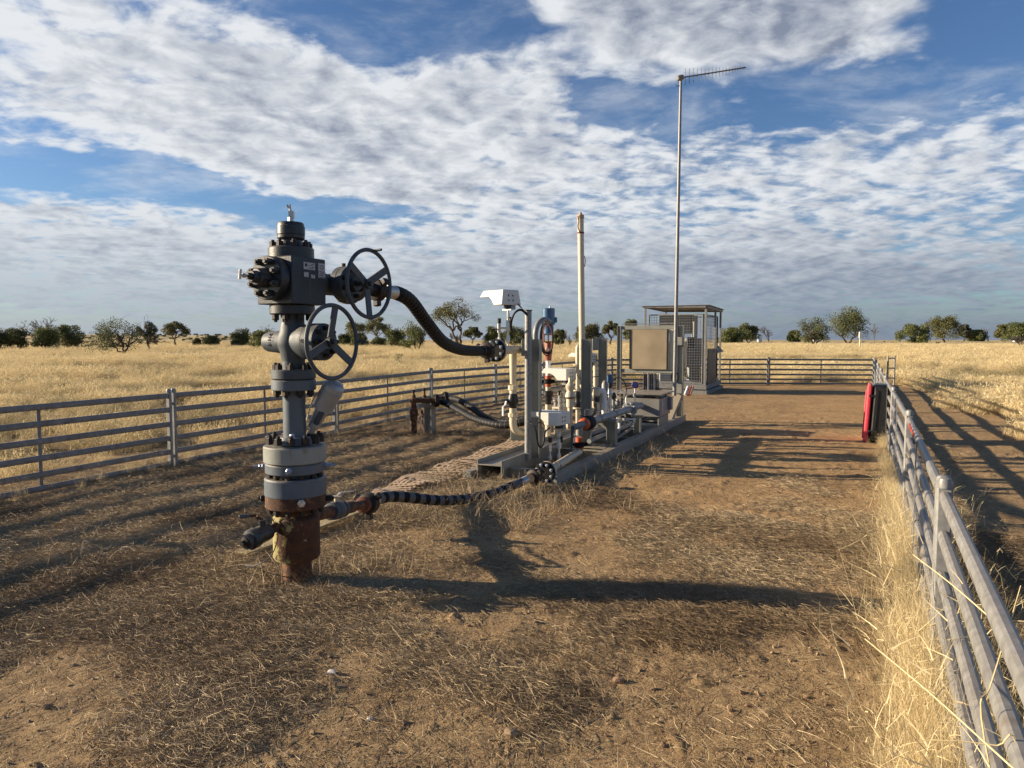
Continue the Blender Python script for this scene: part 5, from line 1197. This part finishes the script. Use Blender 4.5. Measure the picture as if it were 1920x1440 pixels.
# long galvanised header with its orange collared valve
HP0 = A(1110, 790, 9.35); HP1 = A(1180, 767, 11.0); hd = (HP1 - HP0).normalized()
HD = thing('header_pipe', HP0, 'long grey horizontal header pipe with orange and black valve at its near end', 'pipework', 'grey pipework on the skid')
MB().cyl(HP0, HP1, .052, n=20).build('header', M['cab'], HD); flange(HD, HP1, hd, .115, .035, 8, .014, 'cab', 'zinc'); flange(HD, HP1 + hd * .05, hd, .115, .025, 0, .014, 'cab')
MB().cyl(HP1 + hd * .06, HP1 + hd * .7, .050, n=20).build('header_end', M['cab'], HD)
for f in (.16, .55): MB().torus(HP0.lerp(HP1, f), hd, .054, .006, 22, 6).build('strap', M['galv_dull'], HD)
MB().lathe(HP0 - hd * .32, hd, [(0, .05), (.03, .085), (.10, .100), (.20, .100), (.25, .085), (.28, .06), (.32, .052)], 22).build('valve_body', M['rubber'], HD)
MB().lathe(HP0 - hd * .38, hd, [(0, .05), (.03, .075), (.08, .080), (.10, .06)], 20).build('orange_collar', M['orange'], HD)
MB().lathe(HP0 - hd * .74, hd, [(0, .028), (.06, .036), (.12, .042), (.15, .036), (.22, .046), (.32, .050), (.38, .045)], 16).build('gauge_barrel', M['slate'], HD)
gb = HP0 - hd * .74; MB().cyl(gb, gb - V((0.02, 0, .30)), .018, .012, n=10).build('hanging_lever', M['slate2'], HD)
MB().box(HP0 - hd * .18 + V((0, 0, .13)), (.10, .06, .09), hd, ch=.01).build('actuator_box', M['boxgrey'], HD)
tp = HP0 - hd * .50
pipe(HD, [tp, V((tp.x, tp.y, A(1083, 816, tp.y).z))], .045, 'galv', 'drop_leg')
LY = tp.y; lzf = lambda py: A(1083, py, LY).z
MB().cyl(V((tp.x, LY, lzf(829))), V((tp.x, LY, lzf(820))), .048, n=18, ch=.004).build('orange_band', M['orange'], HD); MB().cyl(V((tp.x, LY, lzf(845))), V((tp.x, LY, lzf(838))), .048, n=18, ch=.004).build('orange_band', M['orange'], HD)
mb = MB().lathe(V((tp.x, LY, lzf(838.5))), UP, [(0, .055), (.012, .07), (.05, .07), (.062, .055)], 18); mb.box(V((tp.x + .085, LY, lzf(833))), (.05, .035, .05), ch=.01); mb.box(V((tp.x - .08, LY, lzf(833))), (.035, .035, .04), ch=.01); mb.build('pipe_clamp', M['rubber'], HD)
FL = A(1022, 886, 7.62); elb = V((tp.x, LY, lzf(862)))
LO = thing('outlet_pipe', FL, 'cream outlet pipe with a black flange and pale bolts low at the skid front', 'pipework', 'cream pipework on the skid')
pipe(LO, [V((tp.x, LY, lzf(845))), V((tp.x, LY, FL.z + .03)), FL + UX * .05], .046, 'cream', 'pipe', bend=.12)
flange(LO, FL, UX, .118, .04, 8, .018, 'rubber', 'zinc'); MB().lathe(FL + UX * .022, UX, [(0, .10), (.03, .118), (.045, .11), (.05, .06)], 24).build('raised_face', M['cream'], LO)
ud = (FL - A(988, 899, 7.33)).normalized(); union(LO, A(998, 895, 7.42) - ud * .03, ud, 1.1)
MB().torus(FL + UX * .35 + V((0, 0, .01)), UX, .05, .007, 20, 6).build('strap', M['galv_dull'], LO)

# more of the close packed pipework
FP = thing('floor_pipes', S(1.0, .62, .2), 'pair of grey pipes running low along the middle of the skid', 'pipework', 'grey pipework on the skid')
for w, r_, mt in ((.60, .045, 'slate'), (.80, .032, 'cab')): MB().cyl(S(2.1, w, .22), S(5.4, w, .22), r_, n=14).build('pipe', M[mt], FP)
for u in (2.6, 4.1): MB().box(S(u, .70, .17), (.05, .34, .04), UX).build('saddle', M['skid'], FP)
VC = thing('valve_cluster', A(1112, 770, 10.4), 'cluster of cream and black valves between the grey column and the white riser', 'pipework', 'cream pipework on the skid')
for k, (px, Y, y0, y1, rr_2, mt) in enumerate(((1108, 10.5, 796, 742, .026, 'cream'), (1121, 10.9, 796, 745, .030, 'steel'), (1150, 11.4, 790, 735, .026, 'cab'), (1158, 11.7, 785, 748, .020, 'cream'))):
    MB().cyl(A(px, y0, Y), A(px, y1, Y), rr_2, n=12).build('pipe', M[mt], VC); flange(VC, A(px, (y0 + y1) / 2, Y), UP, rr_2 * 2.1, .025, 4, .010, mt)
    MB().lathe(A(px, y1 + 14, Y), UP, [(0, rr_2), (.03, rr_2 * 1.7), (.08, rr_2 * 1.8), (.11, rr_2)], 14).build('valve_body', M['black' if k % 2 == 0 else 'boxgrey'], VC)
HW = thing('small_handwheel_valve', A(1170, 765, 11.3), 'small dark handwheel valve in front of the box lid', 'valve')
q = A(1166, 738, 11.3); MB().torus(q, (-.3, -.6, .75), .085, .009, 26, 6).build('handwheel', M['boxgrey'], HW); MB().cyl(q, A(1166, 770, 11.35), .018, n=10).build('stem', M['black'], HW)
for k in range(3): MB().cyl(q, q + (basis((-.3, -.6, .75))[0] * math.cos(R(120 * k)) + basis((-.3, -.6, .75))[1] * math.sin(R(120 * k))) * .08, .006, n=6).build('spoke', M['boxgrey'], HW)
SB = thing('regulator', A(1044, 770, 10.1), 'small brown and black regulator between the orange banded pipe and the tubing', 'regulator')
MB().lathe(A(1043, 775, 10.1), UP, [(0, .03), (.02, .06), (.06, .065), (.08, .04), (.16, .035), (.18, .05), (.22, .045)], 16).build('body', M['boxgrey'], SB); MB().cyl(A(1043, 757, 10.1), A(1043, 750, 10.1), .03, n=12).build('cap', M['black'], SB)
MB().cyl(A(1036, 765, 10.1), A(1058, 765, 10.0), .022, n=10).build('cross_pipe', M['cream'], SB)
# ------------------------------------------------------------------ hooded transmitters
def hood(corner, ang, Lh, Wh, h, taper, base, label, mani=True):
    """corner: lower corner nearest the camera; ang: bearing of the visor"""
    ex = Vector((math.cos(R(ang)), math.sin(R(ang)), 0)); ey = Vector((-math.sin(R(ang)), math.cos(R(ang)), 0))
    t = thing('hooded_transmitter', base, label, 'transmitter', 'white hooded transmitters')
    prof = [(0, 0), (0, 1), (.90, 1.0), (1.04, .58), (.62, .56), (.50, .38), (.36, 0)]
    mb = MB(); k = len(prof); vs = []
    for s, yv in ((0, 0), (1, -Wh)):
        for a, b in prof:
            yy = yv - (taper * b * Wh * (1 if s == 0 else -1)); vs.append(corner + ex * (a * Lh + taper * .3 * b * Lh * (1 - a)) + ey * yy + V((0, 0, b * h)))
    fs = [tuple(range(k)), tuple(range(k, 2 * k))] + [(i, (i + 1) % k, k + (i + 1) % k, k + i) for i in range(k)]
    ho = mb.add(vs, fs).build('hood', M['hood'], t, bevel=.006)
    sl = MB()
    for r_ in (.30, .62):
        for c_ in (-.36, -.58): sl.box(corner - ex * .001 + ex * taper * .3 * r_ * Lh + ey * (c_ * Wh) + V((0, 0, r_ * h)), (.006, .014, .022), ex)
    sl.build('slot', M['black'], ho)
    c = corner + ex * .15 * Lh - ey * Wh * .5
    MB().cyl(c + V((0, 0, -.045)), c + V((0, 0, .03)), .055, n=18, ch=.006).build('sensor_housing', M['black'], t)
    MB().box(corner + ey * (-Wh * .62) + ex * .03 + V((0, 0, -.03)), (.05, .07, .05), ex, ch=.005).build('terminal_box', M['cab'], t)
    if mani:
        MB().box(c + V((0, 0, -.055)), (.16, .05, .016), ex).build('mount_plate', M['steel'], t)
        z1 = c.z - .06; z0 = base.z; hh = z1 - z0
        mb = MB(); mb.cyl(V((c.x, c.y, z0)), V((c.x, c.y, z1)), .013, n=10)
        for f, r_, l_ in ((.12, .026, .08), (.45, .03, .12), (.78, .022, .06)): mb.hexa(V((c.x, c.y, z0 + hh * f)), UP, r_, l_)
        mb.cyl(V((c.x, c.y, z0 + hh * .5)), V((c.x - .11, c.y, z0 + hh * .5)), .012, n=8); mb.build('impulse_line', M['steel'], t)
        v = V((c.x - .11, c.y - .01, z0 + hh * .5)); mb = MB(); mb.box(v, (.04, .04, .12), ch=.006); mb.cyl(v - V((0, 0, .22)), v, .012, n=8); mb.hexa(v - V((0, 0, .16)), UP, .024, .05)
        mb.cyl(v, v - V((.09, 0, 0)), .007, n=8); mb.cyl(v - V((.085, .04, 0)), v - V((.085, -.04, 0)), .011, n=8); mb.build('needle_valve', M['steel'], t)
        mb = MB(); mb.cyl(v + V((0, 0, .06)), v + V((0, 0, .12)), .024, n=12); mb.box(V((c.x + .03, c.y - .01, z0 + hh * .72)), (.03, .03, .08), ch=.006); mb.build('black_cap', M['black'], t)
    return t
c1_ = A(941, 571, 8.62); b_ = A(942, 650, 8.75); hood(c1_, 130.5, .44, .31, .185, .10, V((b_.x, b_.y, top_z + .04)), 'highest white hooded transmitter, standing above the bolted flange on the cream riser')
c3_ = A(1046, 799, 8.50); hood(c3_, 147, .44, .30, .155, .0, A(1034, 872, 8.6), 'lowest white hooded transmitter, nearest one, in front of the grey column')
c2_ = A(1062, 714, 9.85); hood(c2_, 147, .40, .29, .165, .0, A(1050, 775, 10.0), 'middle white hooded transmitter just right of the white and orange pipe')
c4_ = A(1107, 680, 11.4); hood(c4_, 147, .40, .27, .155, .03, A(1117, 725, 11.5), 'farthest white hooded transmitter, partly behind the vent pipe', mani=False)
p4 = thing('hood_pipe', A(1117, 765, 11.5), 'cream pipe with a bolted flange carrying the farthest white hood', 'pipework', 'cream pipework on the skid')
MB().cyl(A(1116.5, 726, 11.5), A(1116.5, 678, 11.5), .036, n=16).build('pipe', M['cream'], p4); flange(p4, A(1116.5, 727, 11.5), UP, .075, .025, 4, .012, 'cream'); MB().cyl(A(1116.5, 765, 11.5), A(1116.5, 728, 11.5), .040, n=16).build('lower_pipe', M['cream'], p4)
# small instruments
SG = thing('level_gauge', A(1144, 780, 10.9), 'steel column gauge with a small blue head and glass section', 'gauge')
Yg = 10.9; gz = lambda py: A(1143, py, Yg).z; gx = A(1143.5, 740, Yg).x
MB().cyl(V((gx, Yg, gz(718))), V((gx, Yg, gz(702))), .045, n=18, ch=.006).build('head', M['blue'], SG); MB().cyl(V((gx, Yg, gz(728))), V((gx, Yg, gz(718))), .034, n=14).build('glass', M['dkpanel'], SG)
MB().lathe(V((gx, Yg, gz(778))), UP, [(0, .032), (.02, .045), (.04, .034), (gz(764) - gz(778), .034), (gz(763) - gz(778), .05), (gz(761) - gz(778), .05), (gz(760) - gz(778), .034), (gz(741) - gz(778), .034), (gz(740) - gz(778), .046), (gz(738) - gz(778), .036), (gz(728) - gz(778), .036)], 16).build('column', M['steel'], SG)
BR = thing('grey_barrel', A(1134, 752, 10.6), 'dark grey barrel shaped housing with a printed tag behind the white elbow', 'instrument')
MB().lathe(A(1134, 752, 10.6), UP, [(0, .03), (.02, .05), (.25, .05), (.29, .035), (.31, .015)], 20).build('barrel', M['boxgrey'], BR); MB().box(A(1134, 727, 10.54), (.022, .01, .07)).build('tag', M['sticker'], BR)
TG = thing('temperature_gauge', A(1190, 762, 11.2), 'small dark violet round gauge head on a slim white stem', 'gauge')
hc_ = A(1190.5, 722.5, 11.2); MB().lathe(hc_ + V((.02, .05, 0)), (-.3, -1, .1), [(0, .03), (.015, .055), (.09, .055), (.10, .045)], 20).build('head', M['purple'], TG)
MB().cyl(A(1190.5, 762, 11.2), A(1190.5, 728, 11.2), .010, n=8).build('stem', M['white'], TG); MB().cyl(A(1189.5, 744, 11.2), A(1189.5, 737, 11.2), .022, n=10).build('stem_collar', M['boxgrey'], TG)
MB().cyl(A(1174, 760, 11.2), A(1174, 741, 11.2), .016, n=8).build('bracket_leg', M['white'], TG)
BP = thing('back_pipe', A(1150, 761, 11.6), 'cream horizontal pipe behind the long grey header', 'pipework', 'cream pipework on the skid')
MB().cyl(A(1146, 762, 11.7), A(1192, 758, 12.0), .048, n=16).build('pipe', M['cream'], BP)
MF = thing('valve_manifold', A(1165, 790, 10.9), 'cluster of small steel needle valves under the long grey header', 'valve manifold')
rr2 = random.Random(3); mb = MB(); mb.tube([A(1150, 781, 10.8), A(1160, 781, 10.8), A(1166, 786, 10.8), A(1192, 786, 10.9)], .014, 8); mb.tube([A(1160, 776, 10.8), A(1162, 800, 10.8), A(1158, 812, 10.8)], .026, 10); mb.build('tubing', M['white'], MF)
for k, (px, py) in enumerate(((1168, 782), (1175, 788), (1172, 796), (1180, 780), (1182, 792), (1164, 790))):
    q = A(px, py, 10.8); v = MB(); v.box(q, (.05, .05, .045), ch=.008); v.cyl(q, q + V((.05 * (-1) ** k, -.05, .02)), .012, n=8); v.cyl(q + V((.05 * (-1) ** k, -.05, .0)), q + V((.05 * (-1) ** k, -.05, .04)), .02, n=8); v.build('needle_valve', M['steel' if k % 3 else 'black'], MF)
# small parts between: tubing posts left of the strainer
ST = thing('impulse_tubing', A(1052, 775, 9.9), 'thin steel impulse tubes and fittings left of the strainer leg', 'tubing')
for k, px in enumerate((1049, 1056)):
    MB().cyl(A(px, 770, 9.9), A(px, 735, 9.9), .016, n=8).build('tube', M['steel'], ST)
    for py in (742, 753, 763): MB().hexa(A(px, py, 9.9), UP, .03, .045).build('fitting', M['steel'], ST)
MB().cyl(A(1047, 737, 9.85), A(1050, 737, 9.85), .035, n=14).build('gauge_face', M['black'], ST); MB().box(A(1055, 774, 9.9), (.14, .08, .05), ch=.008).build('foot_block', M['steel'], ST)

# ------------------------------------------------------------------ grey tank box
BX = thing('equipment_box', S(4.75, .6, .13), 'low grey steel box with a flat overhanging lid, at the far half of the skid', 'steel box')
k0 = A(1237, 783, 11.85); ztop = A(1237, 748, 11.85).z; zbt = k0.z; Lu, Lw = .80, .86
cb_ = k0 + UX * Lu / 2 - WX * Lw / 2; cb_.z = (ztop + zbt) / 2
MB().box(cb_, (Lu, Lw, ztop - zbt), UX, ch=.008).build('body', M['boxgrey'], BX, bevel=.004)
zl_ = A(1237, 742, 11.85).z; MB().box(V((cb_.x, cb_.y, zl_ + .02)), (Lu + .10, Lw + .10, .022), UX, ch=.004).build('lid', M['boxgrey'], BX)
for a in (-1, 1):
    for b in (-1, 1): MB().box(V((cb_.x, cb_.y, (ztop + zl_) / 2 + .005)) + UX * a * Lu * .42 + WX * b * Lw * .42, (.03, .03, zl_ - ztop + .03), UX).build('lid_post', M['boxgrey'], BX)
mb = MB(); mb.box(V((cb_.x, cb_.y, zbt - .10)) + WX * Lw * .46, (Lu * .9, .02, .18), UX); mb.box(V((cb_.x, cb_.y, zbt - .195)), (Lu * .9, Lw, .012), UX); mb.build('stand', M['skid'], BX)
MB().box(cb_ + WX * (Lw / 2 + .004) - UX * .25 + V((0, 0, .01)), (.10, .006, .20), UX).build('label_plate', M['sticker'], BX)
MB().box(cb_ + WX * (Lw / 2 + .03) + UX * .28 + V((0, 0, .03)), (.12, .06, .22), UX, ch=.006).build('side_duct', M['cab'], BX)

# ------------------------------------------------------------------ panel frame and mast
PR = A(1274, 790, 13.55); PRz = A(1274, 610, 13.55).z; PL = V((PR.x, PR.y, 0)) - WX * 1.20
PF = thing('panel_frame', V((PL.x, PL.y, .14)), 'steel post frame holding a bare beige back panel', 'panel frame')
hcol(V((PR.x, PR.y, 0)), .14, PRz, .10, .11, WX, PF, 'post'); hcol(V((PL.x, PL.y, 0)), .14, PRz, .10, .07, WX, PF, 'post')
zt, zb_ = A(1220, 614, 13.8).z, A(1220, 696, 13.8).z
for z in (zt, zb_): MB().beam(V((PL.x, PL.y, z)), V((PR.x, PR.y, z)), .05, .075, ch=.004).build('cross_rail', M['skid'], PF)
MB().cyl(V((PL.x, PL.y, zt + .07)) + WX * .05, V((PR.x, PR.y, zt + .07)) - WX * .1, .009, n=6).build('top_rod', M['galv'], PF)
pc0 = V((PL.x, PL.y, 0)) + WX * .60; fr = -UX
MB().box(V((pc0.x, pc0.y, (zt + zb_) / 2)) + fr * .05, (.70, .03, zt - zb_ - .08), WX, ch=.002).build('back_panel', M['panel'], PF)
for s in (-1, 1): MB().box(V((pc0.x, pc0.y, (zt + zb_) / 2)) + fr * .05 + WX * s * .365, (.028, .05, zt - zb_ - .08), WX).build('edge_seal', M['black'], PF)
MB().box(V((pc0.x, pc0.y, (zt + zb_) / 2)) + fr * .02 + WX * .43, (.07, .02, zt - zb_ - .08), WX).build('side_strip', M['cream'], PF)
MB().box(V((PR.x, PR.y, 0)) + fr * .07 + V((0, 0, A(1270, 640, 13.5).z)), (.11, .04, .16), WX, ch=.01).build('mast_bracket', M['skid'], PF)
br0 = A(1252, 793, 13.0); MB().beam(V((PR.x, PR.y, A(1270, 742, 13.4).z)) + fr * .08, br0, .14, .07, (0, 0, 1), ch=.004).build('raking_brace', M['skid'], PF)
MB().box(A(1271, 727, 13.38), (.17, .09, .22), WX, ch=.006).build('junction_box', M['skid'], PF)
cc_ = thing('conduit_bundle', A(1220, 738, 13.3), 'row of black and galvanised conduits hanging between back panel and box', 'conduits')
for k in range(8):
    px = 1208 + k * 3.7; MB().cyl(A(px, 739, 12.9), V((A(px, 700, 13.3).x, 13.3, zb_ - .04)), .014 if k % 2 else .017, n=8).build('conduit', M['galv' if k % 3 == 2 else 'cable'], cc_)
loop('coiled_cable', (1265, 707), 6.5, 9.5, 3, .012, 'cable', 'black cable coil hung on the right post of the panel frame', 13.35)
AM = thing('antenna_mast', A(1265, 738, 13.2), 'tall thin galvanised mast topped by a long toothed log periodic aerial', 'antenna mast')
m0 = A(1264.5, 742, 13.2); m1 = A(1276.5, 152, 13.2); MB().tube([m0, m0.lerp(m1, .5), m1], [.035, .031, .024], 14).build('mast', M['galv'], AM)
for py in (640,): p = A(1266.5, py, 13.2); MB().torus(p, UP, .034, .006, 18, 6).build('clamp_band', M['galv_dull'], AM)
hd0 = A(1275.5, 146, 13.2); bd = (A(1397, 126, 13.35) - hd0).normalized()
MB().box(hd0, (.12, .10, .09), bd, ch=.015).build('mount_head', M['boxgrey'], AM); MB().torus(A(1271, 158, 13.2), (0, 1, 0), .035, .005, 16, 5, 120, 360).build('feed_loop', M['cable'], AM)
e1_ = A(1398, 126.5, 13.35); boom = MB().cyl(hd0, e1_, .013, n=8).build('boom', M['galv_dull'], AM)
n_el = 19
for k in range(n_el):
    f = .075 + .9 * (1 - (1 - k / (n_el - 1)) ** 1.25); p = hd0.lerp(e1_, f); hl_ = .145 * (1 - f) ** .9 + .018; MB().cyl(p - V((0, 0, hl_)), p + V((0, 0, hl_)), .0048, n=5).build('element', M['galv_dull'], boom)

# ------------------------------------------------------------------ caged cabinet
CR = A(1321.5, 722, 20.8); cw, cl_ = 1.80, 2.75; CO = V((CR.x, CR.y, 0)); zt_ = A(1321.5, 577, 20.8).z; zf_ = .27
def K_(u, w, z): return CO + UX * u - WX * w + V((0, 0, z))    # u away, w to the left
CG_ = thing('caged_cabinet', CO, 'grey equipment shelter with mesh sides and a flat roof on corner posts', 'equipment shelter')
MB().box(K_(cl_ / 2 - .05, cw / 2, .05), (cl_ + .35, cw + .2, .12), UX, ch=.01).build('concrete_pad', M['concrete'], CG_)
mb = MB()
for w in (0, cw): mb.beam(K_(-.05, w, .205), K_(cl_ + .05, w, .205), .09, .13)
for u in (0, cl_): mb.beam(K_(u, .045, .205), K_(u, cw - .045, .205), .09, .13)
mb.build('base_frame', M['galv_dull'], CG_); MB().box(K_(cl_ / 2, cw / 2, .28), (cl_ - .1, cw - .1, .02), UX).build('floor_plate', M['galv_dull'], CG_)
for u, w in ((0, 0), (0, cw), (cl_, 0), (cl_, cw), (cl_ * .62, 0)): MB().beam(K_(u, w, .27), K_(u, w, zt_ + (.0 if w == 0 else .03)), .06, .06, WX, ch=.005).build('post', M['galv'], CG_)
rf = MB(); zr = zt_ + .03
rf.beam(K_(-.05, -.04, zr), K_(cl_ + .05, -.04, zr - .03), .05, .06); rf.beam(K_(-.05, cw + .04, zr + .03), K_(cl_ + .05, cw + .04, zr), .05, .06); rf.beam(K_(-.05, 0, zr), K_(-.05, cw, zr + .03), .05, .06); rf.beam(K_(cl_ + .05, 0, zr - .03), K_(cl_ + .05, cw, zr), .05, .06); rf.build('roof_frame', M['galv_dull'], CG_)
MB().beam(K_(-.10, cw / 2, zr + .048), K_(cl_ + .10, cw / 2, zr + .018), cw + .22, .012).build('roof', M['galv_dull'], CG_)
def mesh(a, b, z0, z1, sx, sz, name='mesh_screen', mat='white', r=.005):
    mb = MB(); n = int((b - a).length / sx); 
    for i in range(n + 1): p = a.lerp(b, i / n); mb.beam(V((p.x, p.y, z0)), V((p.x, p.y, z1)), r * 2, r * 2)
    m_ = int((z1 - z0) / sz)
    for i in range(m_ + 1): z = z0 + (z1 - z0) * i / m_; mb.beam(V((a.x, a.y, z + 0)), V((b.x, b.y, z)), r * 2, r * 2)
    mb.build(name, M[mat], CG_, flat=True)
zi = A(1300, 590, 21.2).z
mesh(K_(.10, .10, 0), K_(.10, cw - .10, 0), .32, zi, .075, .075, mat='screen', r=.004); mesh(K_(.12, .08, 0), K_(cl_ - .12, .08, 0), .32, zi, .10, .10, mat='screen', r=.003)
ifr = MB()
for a, b in ((K_(.10, .10, 0), K_(.10, cw - .10, 0)), (K_(.12, .08, 0), K_(cl_ - .12, .08, 0)), (K_(cl_ - .12, .08, 0), K_(cl_ - .12, cw - .1, 0))):
    for z in (.32, zi): ifr.beam(V((a.x, a.y, z)), V((b.x, b.y, z)), .035, .035)
    for p in (a, b): ifr.beam(V((p.x, p.y, .32)), V((p.x, p.y, zi)), .035, .035)
ifr.build('screen_frame', M['galv'], CG_)
for (px0, px1, py0, py1, Y, mt, nm, dp) in ((1236, 1301, 591, 626, 22.2, 'cab', 'sloping_panel', .05), (1301, 1308, 592, 640, 22.0, 'cab', 'tall_box', .3), (1287, 1316, 634, 688, 21.6, 'boxgrey', 'control_cabinet', .35), (1289, 1302, 632, 652, 21.5, 'dkpanel', 'meter_box', .12), (1238, 1282, 640, 714, 22.6, 'cab', 'battery_cabinet', .5), (1292, 1314, 688, 714, 21.8, 'cab', 'lower_cabinet', .3)):
    a = A(px0, py0, Y); b = A(px1, py1, Y); c = (a + b) / 2; c.y += dp / 2
    MB().box(c, (b.x - a.x, dp, a.z - b.z), (1, 0, 0), ch=.01).build(nm, M[mt], CG_)
MB().box(K_(1.05, -.02, 0) + V((0, 0, A(1330, 686, 21.7).z)), (1.5, .03, 1.05), UX).build('side_panel', M['dkpanel'], CG_)
mb = MB()
for k in range(5): mb.box(A(1297 + 4 * k, 712, 21.3), (.025, .02, .5))
mb.build('louvre', M['nut'], CG_)
for k in range(3): MB().tube(spline([A(1283 + 2 * k, 640, 21.15), A(1283.5 + 2 * k, 690, 21.15), A(1285 + 2 * k, 704, 21.15), A(1290 + 2 * k, 711, 21.15)]), .012, 6).build('conduit', M['cable'], CG_)
tri = A(1344, 662, 22.2); MB().prism([(0, 0), (.22, .05), (0, .26)], tri, (1, .2, 0), (0, 0, 1), .03).build('side_sign', M['cab'], CG_)
for k, (px, mt, dz) in enumerate(((1284, 'white', 0), (1290, 'orange', 0), (1293.5, 'mat', 0))):
    a = A(px, 741, 19.4); b = A(px + 6, 725, 19.6); top(MB().cyl(a, b, .035, n=12), 'conduit_stub', M[mt], a, ['pale conduit stub leaning at the left of the three by the cabinet pad', 'orange conduit stub, middle of the three by the cabinet pad', 'dusty pink conduit stub, right of the three by the cabinet pad'][k], 'conduit', 'conduit stubs by the shelter')

# ------------------------------------------------------------------ rusty risers by the left fence
RZ_ = thing('riser_manifold', G(800, 812), 'pair of rusty pipe risers with valves strapped to a steel post', 'pipework')
gp_ = G(806, 812); hcol(gp_, 0, A(806, 748, gp_.y).z, .16, .14, (.9, -.4), RZ_, 'support_post', 'galv')
for k, (px, Y, pt, fx, fy) in enumerate(((776, 11.9, 735, 818, 751), (796, 12.3, 731, 836, 746))):
    x_ = A(px, 770, Y).x; z_ = lambda py: A(px, py, Y).z
    MB().lathe(V((x_, Y, 0)), UP, [(0, .05), (z_(790), .045), (z_(788), .06), (z_(783), .062), (z_(775), .075), (z_(768), .062), (z_(766), .045), (z_(756), .045), (z_(755), .065), (z_(747), .065), (z_(746), .035), (z_(741), .03), (z_(740), .018), (z_(pt), .018)], 16).build('riser', M['rust'], RZ_)
    MB().box(V((x_, Y, z_(pt) + .01)), (.05, .04, .05), ch=.008).build('top_fitting', M['black'], RZ_)
    MB().tube([V((x_ - .05, Y - .05, z_(778))), V((x_ - .10, Y - .06, z_(782))), V((x_ - .09, Y - .06, z_(796)))], .012, 6).build('lever', M['galv'], RZ_)
    p1 = A(fx, fy, Y + .1); MB().cyl(V((x_, Y, z_(751))), p1, .042, n=14).build('branch', M['rust'], RZ_)
    flange(RZ_, p1, p1 - V((x_, Y, z_(751))), .11, .06, 8, .018, 'nut', 'nut')
MB().beam(A(784, 760, 11.8), A(812, 762, 12.2), .04, .07).build('strap', M['galv'], RZ_)

# ------------------------------------------------------------------ red lidded black case
g0 = G(1619, 829); g0.z = hz(g0.x, g0.y) - .01; eu = Vector((.452, .892, 0)); en = Vector((-.892, .452, 0)); hh = A(1625, 720, g0.y).z - g0.z
cs = thing('tool_case', g0, 'black plastic case with a bright pinkish red lid standing on end against the right fence', 'case')
tl = Vector((.055, -.01, 1)).normalized()
lc = g0 + tl * hh / 2 + eu * .27 - en * .02
MB().box(lc, (.56, .065, hh), eu, tl, ch=.018).build('lid', M['pink'], cs); MB().box(lc + en * .04 - V((0, 0, .02)), (.46, .03, hh * .82), eu, tl, ch=.01).build('lid_rib', M['pink'], cs)
bc = lc - en * .175; MB().box(bc, (.54, .28, hh - .02), eu, tl, ch=.045).build('body', M['black'], cs); MB().box(bc + en * .07 - eu * .275, (.02, .05, hh * .8), eu, tl, ch=.006).build('rib', M['black'], cs)
for f in (-.30, .30): MB().box(bc + en * .10 - eu * .275 + V((0, 0, f * hh)), (.03, .13, .035), eu, tl, ch=.006).build('latch', M['black'], cs)
